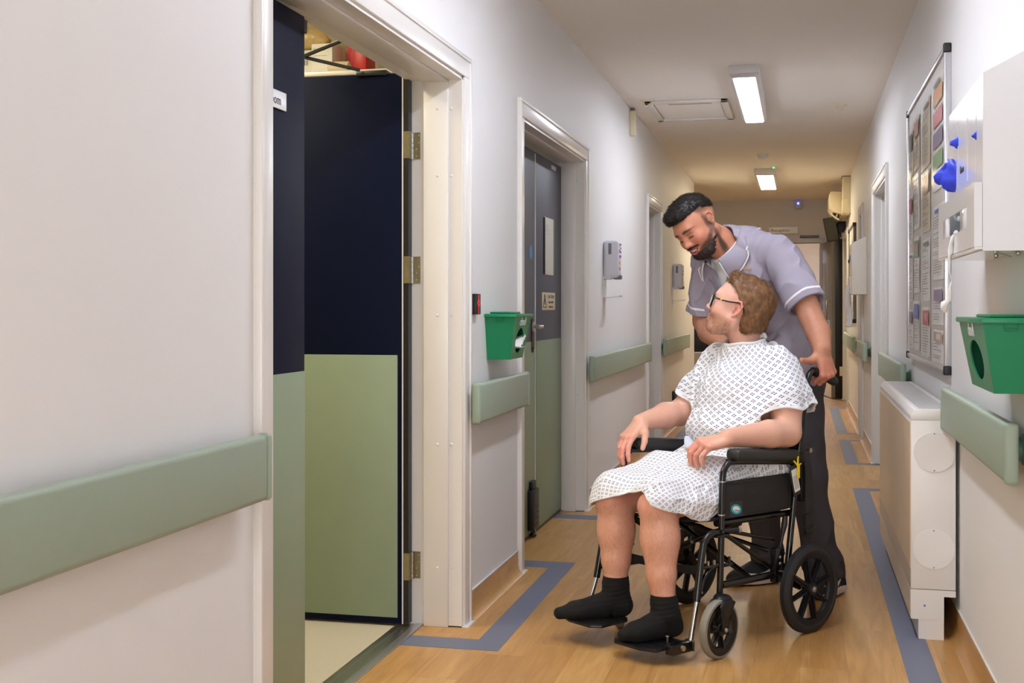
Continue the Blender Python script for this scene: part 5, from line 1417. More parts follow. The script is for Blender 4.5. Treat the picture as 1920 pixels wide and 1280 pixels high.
gt = BVHTree.FromPolygons([Vector(v) for v in c3], [list(map(int, f_)) for f_ in F3])
ring = []
for k in range(72):
    a = 2*math.pi*k/72; best = None
    for rr_ in (.0745, .077, .080, .083):
        h_ = gt.ray_cast(Vector((.012+rr_*math.cos(a), rr_*math.sin(a), 1.2)), Vector((0, 0, -1)))
        if h_[0] is not None and h_[0].z > .96 and (best is None or h_[0].z > best.z): best = h_[0]
    if best is not None: ring.append(Vector((.012+.0745*math.cos(a), .0745*math.sin(a), best.z)))
zs = [p.z for p in ring]; n__ = len(ring)
ring = [Vector((ring[i].x, ring[i].y, sum(zs[(i+j) % n__] for j in range(-4, 5))/9+.001)) for i in range(n__)]
b = MB(); b.tube(ring, .0058, mat('gown_binding', (238, 238, 240), .8, bump=.3, bscale=300), seg=10, closed=True); b.build('neck_binding', gown)

def gown_skirt():
    P = [ell((.06, 0, .60), (.18, .205, .085)), ell((.13, 0, .635), (.12, .19, .055), k=.04)]
    P += chain([(.10, .10, .553), (.35, .105, .553), (.60, .10, .512), (.645, .10, .47)], [.092, .090, .074, .058], k=.05)
    P += chain([(.10, -.10, .553), (.35, -.115, .555), (.585, -.13, .515), (.62, -.13, .46)], [.092, .088, .074, .064], k=.05)
    P += [cone((.12, 0, .585), (.55, -.01, .545), .062, .050, k=.08), cone((.60, -.06, .51), (.63, 0, .50), .06, .05, k=.06)]
    P += [cone((.08, .165, .60), (.36, .16, .585), .056, .05, k=.05), cone((.40, .165, .52), (.50, .165, .50), .05, .045, k=.05), cone((.10, -.18, .57), (.5, -.18, .53), .05, .04, k=.05)]
    P += [cone((.42, .185, .53), (.47, .18, .47), .03, .022, k=.04)]
    return P
def zcut(x, y):
    zr = .468+.36*np.clip(y+.2, 0, .22)
    zl = .552-.80*np.clip(y-.10, 0, .12)-.35*np.clip(.58-x, 0, .2)
    z_ = np.where(y < .04, zr, np.maximum(.555-.0*x, 0)*np.clip((y-.04)/.05, 0, 1)+zr*(1-np.clip((y-.04)/.05, 0, 1)))
    z_ = np.where(y > .09, zl, z_)
    front = g(x, .40, .55)
    return z_*front+np.where(y > 0, .455, .50)*(1-front)
def skirt_post(P, d):
    x, y, z = P[..., 0], P[..., 1], P[..., 2]
    w_ = P+V(.02, .03, .02)*vn(P, 8, 4)[..., None]
    f1 = folds(w_ @ np.array([[1, .5, 0], [-.5, 1, 0], [0, 0, 1]]), .008, 12, (.5, 1.5, 1.2), 3.)
    f2 = folds(w_, .008, 20, (.7, 1.6, 1.), 9.)*g(z, .60, .56)*g(y, .08, .14)
    f3 = folds(w_, .012, 24, (1.8, .8, 1.), 6.)*g(-x, -.26, -.10)
    d = d+.005-f1-f2-f3+vn(P, 34, 2)*.0012
    d = np.maximum(d, -(d+.0075))
    d = np.maximum(d, zcut(x, y)+.004*np.sin(x*45+y*30)-z)
    d = np.maximum(d, x-.71)
    return d
c4, F4 = remesh(gown_skirt(), .0032, (-.17, -.27, .42), (.79, .27, .74), post=skirt_post, margin=.03)
c4 = smooth_pts(c4, F4, 2)
x, y, z = c4.T
yl = np.clip(y, -.15, .13); side_d = np.where(np.abs(y-(-.01)) > .12, np.maximum(.60-z, 0), 0)*np.sign(y)
u = y+side_d*.8; fx = np.where(x > .60, np.maximum(.56-z, 0)*.9, 0)
v = x+fx+np.where(y > .1, -.35*np.maximum(.58-z, 0), 0)
a_ = R(8); uvB = np.stack([(u*math.cos(a_)-v*math.sin(a_)), (u*math.sin(a_)+v*math.cos(a_))], 1)/.0172
hemB = ((z-zcut(x, y)) < .009)*(x > .4)
to_obj('gown_skirt', c4, F4, GOWN, gown, uv=uvB, attrs={'plain': hemB.astype(float)})
tie_m = mat('pale_blue_cotton', (206, 212, 226), .8, bump=.4, bscale=120)
b = MB(); b.tube([(.215, -.11, .70), (.232, -.08, .675), (.236, -.05, .650), (.228, -.03, .632)], [.010, .024, .026, .014], tie_m, smooth=4, flat=(.3, 1)); b.tube([(.212, -.05, .69), (.236, -.02, .665), (.238, .0, .640)], [.008, .018, .016], tie_m, smooth=4, flat=(.3, 1)); b.build('waist_tie', gown)
wc = mat('white_cotton_tie', (242, 242, 242), .8, bump=.5, bscale=120)
for i, pts in enumerate((((-.05, .02, 1.062), (-.062, .03, 1.085), (-.07, .035, 1.07)), ((-.06, .05, 1.04), (-.062, .075, 1.052), (-.06, .095, 1.045), (-.055, .10, 1.025)))):
    b = MB(); b.tube(pts, .010, wc, smooth=4, flat=(1, .45)); b.build('neck_tie', gown)

# ---- socks
sockm = mat('black_cotton_sock', (9, 9, 10), .9, bump=.5, bscale=900)
def sock_prims():
    return feet(.0045)+chain([(.601, .136, .14), (.60, .129, .17), (.600, .127, .205)], [.0395, .0425, .0445], k=.02)+chain([(.592, -.113, .155), (.592, -.116, .19), (.590, -.1175, .225)], [.0395, .0425, .0445], k=.02)
def sock_post(P, d):
    y, z = P[..., 1], P[..., 2]
    zt = np.where(y > 0, .200, .222)
    d = d-.0016*np.abs(np.sin((z+.15*P[..., 0]+vn(P, 20)*.004)*210))*g(z, .10, .14)*(1-g(z, zt-.018, zt-.012))+vn(P, 40)*.0012
    return np.maximum(d, z-zt)
c5, F5 = remesh(sock_prims(), .0028, (.50, -.27, .03), (.85, .23, .25), post=sock_post, margin=.01)
c5 = smooth_pts(c5, F5, 1)
kk = c5[:, 1] > 0
for s_ in (True, False):
    vi = np.where(kk == s_)[0]; mp_ = -np.ones(len(c5), int); mp_[vi] = np.arange(len(vi)); fs_ = F5[(kk[F5] == s_).all(1)]
    to_obj('sock', c5[vi], mp_[fs_], sockm, pat)
from mathutils.bvhtree import BVHTree
# ================================================================== STANDING CARER (same frame as the wheelchair)
skinB = skin_mat('tan_skin', rough=.5, sss=.08)
car = thing('person', 'standing person with dark beard in a lilac-grey tunic, bending over the wheelchair and smiling', 'person', CO, CROT)
pB, rB = R(37), R(18)
f0, u0 = V(math.cos(pB), .02, -math.sin(pB)), V(math.sin(pB), 0, math.cos(pB)); l0 = np.cross(u0, f0)
hdB = Head((-.090, -.330, 1.522), f0, math.cos(rB)*u0-math.sin(rB)*l0, 1.0)
TB = basis((.80, -.17, -.54), (.544, -.10, .83))
def carer_body():
    P = []
    P += [ell((-.49, -.19, .98), (.100, .145, .12), TB), ell((-.34, -.22, 1.24), (.105, .150, .20), TB, k=.03), cone((-0.265, -0.080, 1.405), (-0.225, -0.390, 1.395), .050, k=.03)]
    P += [cone((-.23, -.255, 1.40), (-.17, -.285, 1.46), .062, .060, k=.03), cone((-.17, -.285, 1.46), (-.13, -.305, 1.49), .060, .058, k=.02)]
    P += head_prims(hdB, smile=1.25, jaw=1.12)
    P += chain([(-.265, -.04, 1.405), (-.255, .06, 1.26), (-.245, .12, 1.15)], [.056, .054, .046], k=.010)
    P += chain([(-.245, .12, 1.15), (-.215, .175, 1.09), (-.152, .238, 1.034)], [.047, .047, .034], k=.008)
    P += chain([(-.225, -.40, 1.38), (-.245, -.43, 1.24), (-.255, -.440, 1.13)], [.056, .054, .046], k=.010)
    P += chain([(-.255, -.440, 1.13), (-.225, -.385, 1.085), (-.152, -.238, 1.034)], [.046, .046, .034], k=.008)
    hl, _ = hand((-.150, .242, 1.026), (.0, .26, -.965), (.12, .95, .26), -1, [(R(70), R(80), R(45))]*2+[(R(72), R(80), R(45))]*2,
                 [(.014, .018, -.012), (.030, .052, -.016), (.030, .085, -.012), (.026, .110, -.004)], 1.06)
    hr, _ = hand((-.150, -.242, 1.026), (.0, -.26, -.965), (.12, -.95, .26), 1, [(R(70), R(80), R(45))]*2+[(R(72), R(80), R(45))]*2,
                 [(.014, .018, -.012), (.030, .052, -.016), (.030, .085, -.012), (.026, .110, -.004)], 1.06)
    return P+hl+hr+[cone((-.50, -.13, .90), (-.49, -.09, .5), .07, .05), cone((-.50, -.26, .90), (-.46, -.30, .5), .07, .05), cone((-.49, -.09, .5), (-.55, -.01, .10), .05, .035), cone((-.46, -.30, .5), (-.54, -.318, .10), .05, .035)]
bB = carer_body()
co, F = remesh(bB, .0033, (-.72, -.60, .06), (.10, .34, 1.68))
co = smooth_pts(co, F, 1); n_ = normals(co, F)
q = hdB.inv(co); col = np.tile(srgb(200, 146, 116), (len(co), 1))
nz = vn(co, 60)*.5+vn(co, 190, 5)*.5
head_m = g(q[:, 2], -.17, -.13)*(np.abs(q).max(1) < .16)
tint((212, 140, 108), head_m*.6)
tint((206, 118, 98), head_m*(blob(q, (.078, .048, -.028), (.03, .028, .026))+blob(q, (.078, -.048, -.028), (.03, .028, .026)))*.55)
tint((214, 128, 106), head_m*blob(q, (.112, 0, -.028), (.02, .015, .014))*.6)
mzz = .0045; bow = 6.5*q[:, 1]**2
mouth = np.exp(-(((q[:, 0]-.098)/.024)**2+(q[:, 1]/.038)**2+((q[:, 2]+.0620-bow)/.0115)**2))
zl_ = np.interp(q[:, 0], [-.01, .0, .03, .06, .08, .11], [.012, .0, -.024, -.042, -.047, -.05])
beard = head_m*g(zl_-q[:, 2], .0, .014)*g(q[:, 0], -.014, -.002)*g(q[:, 2]-np.interp(q[:, 0], [-.01, .03, .05, .07], [-.024, -.052, -.080, -.116]), -.006, .006)
beard = np.maximum(beard, head_m*blob(q, (.100, 0, -.0445), (.014, .036, .0060))*1.1)
beard = np.maximum(beard, head_m*g(q[:, 0], -.004, .006)*(1-g(q[:, 0], .016, .026))*g(-q[:, 2], -.045, -.03)*(q[:, 2] < .05)*.9)
beard = np.clip(beard*(1-np.clip(mouth*1.7, 0, 1)), 0, 1)
tint((62, 42, 36), beard*(.84+.16*nz)); tint((34, 24, 22), beard*g(-q[:, 2]+.25*(q[:, 0]-.05), .055, .085)*.6)
lipq = (1-g(np.abs(q[:, 1]), .024, .031))*(q[:, 0] > .080)
tint((190, 98, 92), head_m*lipq*(np.exp(-((q[:, 2]+.0520-bow)/.0038)**2)+np.exp(-((q[:, 2]+.0730-bow*.9)/.0055)**2)))
mo_ = ((q[:, 0] > .078)*((q[:, 1]/.030)**2+((q[:, 2]+.0608-bow)/.0068)**2)) 
mo_ = (q[:, 0] > .078) & (((q[:, 1]/.031)**2+((q[:, 2]+.0608-bow)/.0072)**2) < 1.)
tint((110, 40, 40), head_m*mo_*.85)

for s in (1, -1):
    bx_ = q-V(.088, s*.034, .028-.004); arch = .0045-55*0*(bx_[:, 1]**2)
    zz = q[:, 2]-(.0255+.004*np.cos((np.abs(q[:, 1])-.032)/.022*1.4)-.0015)
    tint((34, 24, 22), head_m*(q[:, 0] > .05)*g(q[:, 1]*s, .009, .016)*(1-g(q[:, 1]*s, .050, .064))*np.exp(-(zz/(.0050-.0018*g(q[:, 1]*s, .03, .06)))**2)*1.0)
    zl = q[:, 2]-(.0008-.006*((q[:, 1]*s-.031)/.016)**2-.003)
    tint((46, 28, 24), head_m*(q[:, 0] > .07)*(np.abs(q[:, 1]*s-.031) < .0155)*np.exp(-(zl/.0022)**2)*.95)
    tint((150, 92, 72), head_m*blob(q, (.084, s*.030, .008), (.012, .018, .006))*.4)
side_h = head_m*g(q[:, 2], .022, .055)*(1-g(q[:, 0]-.35*(q[:, 2]-.05), .012, .026))
side_h = np.maximum(side_h, head_m*g(-q[:, 0], .045, .075)*g(q[:, 2], -.040, -.005))
tint((66, 50, 46), side_h*(.42+.5*g(q[:, 2], .03, .07)+.15*nz)*(1-((q[:, 0] > -.03)*(q[:, 0] < .006)*(q[:, 2] < .036))))
arms = (co[:, 0] > -.30)*(co[:, 2] < 1.22)*(co[:, 2] > .85)
tint((194, 130, 102), arms*(.4+.3*nz)); tint((200, 114, 94), arms*(co[:, 2] < .99)*(co[:, 1] > .2)*.45)
bodyB = to_obj('body', co, F, skinB, car, col=col)
b = MB(); h_ = hdB
for zc_, rr_, wd_ in ((-.0630, .0050, .0255),):
    pts = [h_.p(.0955-(y_/.0225)**2*.0075, y_, zc_+.0045+y_*y_*7.5) for y_ in np.linspace(-wd_, wd_, 11)]
    b.tube(pts, [rr_*.6]+[rr_]*9+[rr_*.6], mat('teeth', (246, 242, 234), .25), seg=10, flat=(1.0, .55))
b.build('teeth', car)
lm = mat('dark_lash', (30, 20, 18), .6)
for s in (1, -1):
    b = MB(); b.tube([h_.p(x_, s*y_, z_) for x_, y_, z_ in ((.0862, .0175, -.0030), (.0895, .0245, -.0060), (.0902, .031, -.0070), (.0880, .0385, -.0052), (.0828, .0455, -.0008))], [.0006, .0012, .0014, .0013, .0007], lm, seg=8, smooth=3); b.build('eyelashes', car)
    yb = np.linspace(.010, .043, 260)+rg.normal(0, .0008, 260); zb = .0235+.0055*np.sin(np.clip((yb-.008)/.05, 0, 1)*2.2)+rg.normal(0, .0018, 260)*(1.1-.6*(yb-.01)/.046)
    rt = np.array([h_.p(.0935-.35*max(0, a_-.028)-5*max(0, a_-.028)**2, s*a_, c_) for a_, c_ in zip(yb, zb)])
    from_t = BVHTree.FromPolygons([Vector(v) for v in co[head_m > 0]], []) if False else None
    ns_ = np.tile(h_.M[:, 0], (260, 1)); dr_ = np.tile(V(.0, s*1.0, .25) @ h_.M.T, (260, 1))
    strands('eyebrow', rt, dr_, ns_, .0055, .00045, hair_mat('brow_hair', (20, 15, 14), (40, 28, 24)), car, seg=2, curl=.2, rng=rg, lift=.04)
dk = hair_mat('dark_arm_hair', (74, 50, 40), (110, 76, 58))
idx = np.where(arms & (np.abs(n_[:, 1]) > -1) & (co[:, 2] > 1.0))[0]; idx = rg.choice(idx, 1100)
strands('arm_hair', co[idx], np.tile(V(.4, .5, -.7), (len(idx), 1)), n_[idx], .010, .0002, dk, car, seg=2, curl=.35, rng=rg, lift=.3)
# top hair
def topB_post(P, d):
    q = hdB.inv(P); x, y, z = q[..., 0], np.abs(q[..., 1]), q[..., 2]
    d = d+vn(P, 95)*.0035+vn(P, 190, 2)*.002
    cut = np.maximum(.073-.22*np.clip(-x, 0, .07)-.10*np.clip(.06-y, -.02, 0)-z, x-.098+1.4*np.clip(y-.035, 0, .05))
    cut = np.maximum(cut, .066+.0*x-z)
    cut = np.where(x < -.02, (.058-.5*np.clip(-.02-x, 0, .06))-z, cut)
    return np.maximum(d, cut)
HB = [hdB.ell((-.012, 0, .046), (.103, .0815, .091)), hdB.ell((.030, 0, .098), (.060, .060, .036), k=.02), hdB.cone((.070, -.030, .094), (.070, .030, .094), .022, k=.02)]
c6, F6 = remesh(HB, .003, (-.26, -.46, 1.44), (.06, -.18, 1.68), post=topB_post, margin=.02)
n6 = normals(c6, F6)
hb = hair_mat('black_hair', (14, 12, 12), (52, 40, 34), .38)
capB = to_obj('hair', c6, F6, hb, car, attrs={'tone': np.clip(.2+.2*vn(c6, 120), 0, 1)})
idx = rg.choice(len(c6), 5200); dl = np.tile(V(.9, .0, .35), (len(idx), 1))+rg.normal(0, .25, (len(idx), 3))
strands('hair_strands', c6[idx]-n6[idx]*.002, dl @ hdB.M.T, n6[idx], .016, .0006, hb, capB, seg=4, curl=.4, rng=rg, lift=.35, tone=np.clip(rg.normal(.3, .22, len(idx)), 0, 1))
# beard body and strands
qa = hdB.inv(co)
def bpost(P, d):
    q = hdB.inv(P); x, y, z = q[..., 0], np.abs(q[..., 1]), q[..., 2]
    d = d-.0026+vn(P, 140)*.0018+vn(P, 260, 4)*.001
    low = np.maximum(z-(-.074+.25*np.clip(y-.040, 0, .04)+.2*np.clip(.05-x, 0, .05)), .014-x)
    low = np.maximum(low, -.128-z)
    m1 = (((x-.10)/.035)**2+(q[..., 1]/.040)**2+((z+.0625-6.5*y*y)/.0150)**2)**.5-1
    low = np.maximum(low, -m1*.012)
    mus = np.maximum(np.maximum(np.abs(z+.0425+.15*np.clip(y-.012, 0, .03))-.0042, y-.037), .075-x)
    return np.maximum(d, np.minimum(low, mus))
HBb = [p for p in head_prims(hdB, smile=1.0, jaw=1.12) if not (p['t'] == 'c' and p['ra'] < .0062)]
c7, F7 = remesh(HBb, .0026, (-.14, -.43, 1.36), (.06, -.20, 1.52), post=bpost, margin=.02)
n7 = normals(c7, F7)
bB_ = hair_mat('dark_beard', (22, 17, 16), (74, 52, 44), .5)
brd = to_obj('beard', c7, F7, bB_, car, attrs={'tone': np.clip(.35+.4*vn(c7, 150), 0, 1)})
idx = rg.choice(len(c7), 3600)
strands('beard_strands', c7[idx]-n7[idx]*.001, np.tile(V(.3, 0, -1.) @ hdB.M.T, (len(idx), 1)), n7[idx], .008, .00035, bB_, brd, seg=3, curl=.4, rng=rg, lift=.4, tone=np.clip(rg.normal(.4, .25, len(idx)), 0, 1))

# ---- tunic
def tunic_mat():
    m = bpy.data.materials.new('lilac_grey_tunic'); m.use_nodes = True; N = NB(m)
    at = N.n('ShaderNodeAttribute', attribute_name='piping'); tc = N.n('ShaderNodeTexCoord')
    n1 = N.n('ShaderNodeTexNoise'); n1.inputs['Scale'].default_value = 900; N.l(tc.outputs['Object'], n1.inputs[0])
    base = N.mix(n1.outputs[0], lin((154, 147, 161)), lin((172, 164, 178)))
    k = N.math('LESS_THAN', N.math('ABSOLUTE', at.outputs['Fac']), .5)
    N.l(N.mix(k, base, lin((238, 236, 236))), N.b.inputs['Base Color']); N.b.inputs['Roughness'].default_value = .72
    bp = N.n('ShaderNodeBump'); bp.inputs['Strength'].default_value = .25; bp.inputs['Distance'].default_value = .001; N.l(n1.outputs[0], bp.inputs['Height']); N.l(bp.outputs[0], N.b.inputs['Normal'])
    return m
TM = tunic_mat()
up_ = np.array(TB)[:, 2]; fw_ = np.array(TB)[:, 0]; lf_ = np.array(TB)[:, 1]
def tunic():
    P = [ell((-.465, -.19, 1.0), (.125, .170, .15), TB), ell((-.35, -.225, 1.22), (.132, .176, .20), TB, k=.04), ell((-.285, -.24, 1.335), (.118, .170, .11), TB, k=.04)]
    P += [cone((-.275, -.06, 1.405), (-.255, -.20, 1.435), .072, .074, k=.03), cone((-.255, -.20, 1.435), (-.222, -.39, 1.39), .074, .068, k=.03), cone((-.235, -.245, 1.43), (-.205, -.262, 1.45), .078, .074, k=.03)]
    P += [cone((-.36, -.20, 1.38), (-.30, -.14, 1.40), .075, k=.04)]
    P += [cone((-.495, -.27, .93), (-.495, -.125, .93), .112, k=.04)]
    P += chain([(-.265, -.05, 1.400), (-.262, .035, 1.29), (-.25, .095, 1.20)], [.074, .074, .077], k=.015)
    P += chain([(-.225, -.39, 1.375), (-.240, -.415, 1.27), (-.252, -.440, 1.165)], [.066, .068, .070], k=.015)
    return P
SL = (V(-.265, -.05, 1.400), V(-.25, .095, 1.20)); SR = (V(-.225, -.39, 1.375), V(-.252, -.440, 1.165))
S0 = V(-.225, -.258, 1.425)
def tunic_post(P, d):
    w_ = P+V(.03, .02, .03)*vn(P, 8, 1)[..., None]
    f1 = folds(w_ @ np.array([[1, .2, .7], [0, 1, .2], [-.7, .1, 1]]), .011, 8, (1.2, 1.6, .5), 5.)
    f2 = folds(w_ @ np.array([[1, -.6, 0], [.6, 1, .5], [0, -.5, 1]]), .010, 13, (1.4, 1.4, .5), 11.)
    z = P[..., 2]
    d = d+.006-f1*.75-f2*.8+vn(P, 30)*.001
    for (a, b_) in (SL, SR):                                                   # creases where sleeve meets body
        pass
    d = np.maximum(d, -(d+.012))
    for i, (a, b_) in enumerate((SL, SR)):
        ax = (b_-a)/np.linalg.norm(b_-a); t = (P-a) @ ax; r_ = np.sqrt(np.maximum((((P-a)-t[..., None]*ax)**2).sum(-1), 0))
        ln = np.linalg.norm(b_-a); side_ = (P[..., 1] > -.0+.0) if i == 0 else (P[..., 1] < -.37)
        d = np.where(side_ & (r_ < .13), np.maximum(d, t-ln), d)
    # neck hole and V
    q = P-S0; u, l, f_ = q @ up_, q @ lf_, q @ fw_
    nd = np.sqrt((f_-.045)**2*.8+l**2)-.068
    d = np.maximum(d, -np.maximum(nd, .0-u))
    v = np.maximum(np.abs(l)-(.006+(u+.135)*.58), .0-f_); v = np.maximum(v, -.135-u)
    d = np.maximum(d, -v)
    d = np.maximum(d, .865-z)
    return d
c8, F8 = remesh(tunic(), .0033, (-.78, -.62, .84), (-.04, .22, 1.56), post=tunic_post, margin=.03)
c8 = smooth_pts(c8, F8, 2)
pp = np.full(len(c8), -9.)
for i, (a, b_) in enumerate((SL, SR)):
    ln = np.linalg.norm(b_-a); ax = (b_-a)/ln; t = (c8-a) @ ax; r_ = np.linalg.norm((c8-a)-t[:, None]*ax, axis=1); s_ = (c8[:, 1] > .02) if i == 0 else (c8[:, 1] < -.39)
    pp = np.where(s_ & (r_ < .115) & (t > ln-.06), (t-(ln-.030))/.0045*.5, pp)
tun = to_obj('tunic', c8, F8, TM, car, attrs={'piping': pp})
# t-shirt under the tunic
TS = mat('white_tshirt', (240, 240, 242), .8, bump=.3, bscale=300)
def tee_post(P, d):
    q = P-S0; u, l, f_ = q @ up_, q @ lf_, q @ fw_
    axn = V(.06, -.03, .06)/.09; na_ = P-V(-.23, -.255, 1.40); ta = na_ @ axn; nd = np.sqrt(np.maximum(((na_-ta[..., None]*axn)**2).sum(-1), 0))-.0625
    d = np.maximum(d, -np.maximum(nd, -.01-u)); d = np.maximum(d, np.abs(l)-.105); d = np.maximum(d, -.20-u); d = np.maximum(d, -.02-f_); d = np.maximum(d, ta-.052)
    return d+vn(P, 24)*.0015
TP = tunic()
for p in TP:
    if p['t'] == 'e': p['r'] = p['r']-.009
    else: p['ra'] -= .009; p['rb'] -= .009
TP.append(cone((-.225, -.258, 1.405), (-.178, -.281, 1.452), .074, .0705, k=.02))
c9, F9 = remesh(TP, .0030, (-.38, -.42, 1.16), (-.04, -.08, 1.56), post=tee_post, margin=.02)
to_obj('t_shirt', c9, F9, TS, car)
# collar and lapels: sheets laid on the tunic surface
from mathutils.bvhtree import BVHTree
def lay(name, outline, off, m, parent, thick=.003, ref=None, rows=9, curl=0):
    """outline given on the chest plane as (across, up) pairs: two polylines a,b; laid on the outer surface along the chest normal"""
    A, B_ = outline
    tree = lay.tree
    def onto(l, u):
        o = Vector(S0+lf_*l+up_*u+fw_*.5); h_ = tree.ray_cast(o, Vector(-fw_))
        if h_[0] is None: return None, None
        return h_[0], h_[1]
    def samp(pl, t):
        k = t*(len(pl)-1); i = min(int(k), len(pl)-2); f_ = k-i
        return tuple(pl[i][j]*(1-f_)+pl[i+1][j]*f_ for j in range(len(pl[0])))
    V_ = []
    cols_ = 20
    for i in range(rows+1):
        row = []
        for j in range(cols_+1):
            a = samp(A, j/cols_); b_ = samp(B_, j/cols_); t = i/rows
            l, u = a[0]*(1-t)+b_[0]*t, a[1]*(1-t)+b_[1]*t
            h_, n__ = onto(l, u)
            if h_ is None: h_ = Vector(S0+lf_*l+up_*u+fw_*.08)
            row.append(h_+Vector(fw_)*(off+curl*t*t))
        V_.append(row)
    co_ = np.array([list(v) for r_ in V_ for v in r_]); W = cols_+1
    # median-smooth towards the chest so folds beneath do not poke through
    G = co_.reshape(rows+1, W, 3)
    for _ in range(6):
        G2 = G.copy(); G2[1:-1, 1:-1] = (G[2:, 1:-1]+G[:-2, 1:-1]+G[1:-1, 2:]+G[1:-1, :-2])/4; G = G2
    co_ = G.reshape(-1, 3)
    F_ = np.array([[i*W+j, i*W+j+1, (i+1)*W+j+1, (i+1)*W+j] for i in range(rows) for j in range(cols_)])
    o = to_obj(name, co_, F_, m, parent, attrs={'piping': np.full(len(co_), 9.)})
    md = o.modifiers.new('s', 'SOLIDIFY'); md.thickness = thick; md.offset = 0
    return o
outer = remesh([p for p in tunic()], .006, (-.78, -.62, .84), (-.04, .25, 1.56), post=lambda P, d: d-.001, margin=.02)
lay.tree = BVHTree.FromPolygons([Vector(v) for v in outer[0]], [list(map(int, f_)) for f_ in outer[1]])
for s in (1, -1):
    # lapel (lower, turns back from the V) and collar leaf above it
    lay('lapel', ([(s*.003, -.142), (s*.030, -.075), (s*.052, -.03)], [(s*.012, -.150), (s*.078, -.088), (s*.088, -.045)]), .004, TM, tun)
# collar: stand round the neck, rolled over and resting on the shoulders
tree = lay.tree
na = 61; rows = []
CF = S0+fw_*.045
for i in range(10):
    row = []
    for j in range(na):
        a = R(32)+j/(na-1)*R(296); d_ = fw_*math.cos(a)+lf_*math.sin(a); fr_ = max(0, math.cos(a)); bk = (1-math.cos(a))/2
        I = CF+d_*(.072-.004*bk)+up_*(.016+.030*bk)
        Mt = I+d_*.008+up_*.008
        O = CF+d_*(.128-.012*bk+.012*fr_**2)+up_*(-.02-.045*fr_**1.5)
        hit = tree.find_nearest(Vector(O)); O = np.array(hit[0]+hit[1]*.007)
        if i == 0: p = I-up_*.03-d_*.002
        elif i == 1: p = I
        elif i == 2: p = Mt
        else:
            t = (i-2)/7; p = Mt*(1-t)+O*t+(up_*.5+d_*.5)*.010*math.sin(math.pi*t)
            hit = tree.find_nearest(Vector(p)); v_ = Vector(p)-hit[0]
            if v_.dot(hit[1]) < .006: p = np.array(hit[0]+hit[1]*.0065)
        row.append(p)
    rows.append(row)
cs_ = np.array([v for r_ in rows for v in r_]); Fs = np.array([[i*na+j, i*na+j+1, (i+1)*na+j+1, (i+1)*na+j] for i in range(9) for j in range(na-1)])
cl = to_obj('collar', cs_, Fs, TM, tun, attrs={'piping': np.full(len(cs_), 9.)}); md = cl.modifiers.new('s', 'SOLIDIFY'); md.thickness = .003; md.offset = 0
b = MB(); edge = [rows[i][0] for i in range(3, 10)]+[rows[9][j] for j in range(1, na-1)]+[rows[i][na-1] for i in range(9, 2, -1)]
b.tube([Vector(e) for e in edge], .0032, TS, seg=8, smooth=2); b.build('collar_piping', cl)
gold = mat('gold_embroidery', (206, 160, 70), .6)
def on_chest(l, u, o_=.0075):
    h_ = lay.tree.ray_cast(Vector(S0+lf_*l+up_*u+fw_*.5), Vector(-fw_)); return (h_[0], h_[1])
def seen_from(px_y, px_z, x=-.2):
    '''point of the tunic on the line from the doorway towards (x, y, z)'''
    o_ = Vector((3.72, 3.04, 1.19)); h_ = lay.tree.ray_cast(o_, (Vector((x, px_y, px_z))-o_).normalized()); return h_[0], h_[1]
hp, hn = seen_from(-.158, 1.348)
if hp is not None:
    T = frame(hp+hn*.006, Vector(lf_)+Vector(up_)*.1, Vector(up_))
    z_ = hn.normalized(); x_ = (Vector(lf_)-z_*Vector(lf_).dot(z_)).normalized(); y_ = z_.cross(x_)
    T = Matrix((x_, y_, z_)).transposed().to_4x4(); T.translation = hp+z_*.0075
    for t_, sz, dx, dy in (('The', .012, -.022, .016), ('Ridgate', .021, -.045, -.004)): text(t_, sz, gold, T @ Matrix.Translation((dx, dy, 0)), parent=tun, name='embroidery')
pk = []
for k in range(6):
    h0_, n0_ = seen_from(-.12+.14*k/5, 1.150+.03*k/5)
    if h0_ is not None: pk.append(h0_+n0_*.0045)
b = MB(); b.tube(pk, .0016, mat('tunic_seam', (150, 142, 156), .7), seg=6, smooth=2); b.build('pocket_seam', tun)

# ---- trousers
TR = mat('charcoal_trousers', (64, 60, 65), .8, var=.06, scale=40, bump=.3, bscale=700)
def trousers():
    P = [cone((-.50, -.26, .90), (-.50, -.13, .90), .104, k=.04)]
    P += chain([(-.50, -.13, .86), (-.485, -.085, .48), (-.545, -.040, .12), (-.55, -.035, .06)], [.098, .078, .068, .068], k=.04)
    P += chain([(-.50, -.26, .86), (-.46, -.30, .48), (-.525, -.315, .13), (-.53, -.317, .085)], [.100, .078, .062, .062], k=.04)
    return P
def tr_post(P, d):
    z = P[..., 2]; w_ = P+V(.02, .02, .02)*vn(P, 9, 3)[..., None]
    d = d+.004-folds(w_, .010, 9, (1.2, 1.2, .6), 4.)-folds(w_, .009, 22, (.7, .7, 1.2), 7.)*g(.26-z, 0, .15)
    d = np.maximum(d, -(d+.008)); zb = np.where(P[..., 1] > -.18, .075, .090)
    return np.maximum(np.maximum(d, zb+.05*(P[..., 0]+.55)-z), z-.96)
ca, Fa = remesh(trousers(), .004, (-.74, -.50, .03), (-.30, .12, 1.0), post=tr_post, margin=.03)
ca = smooth_pts(ca, Fa, 2); to_obj('trousers', ca, Fa, TR, car)
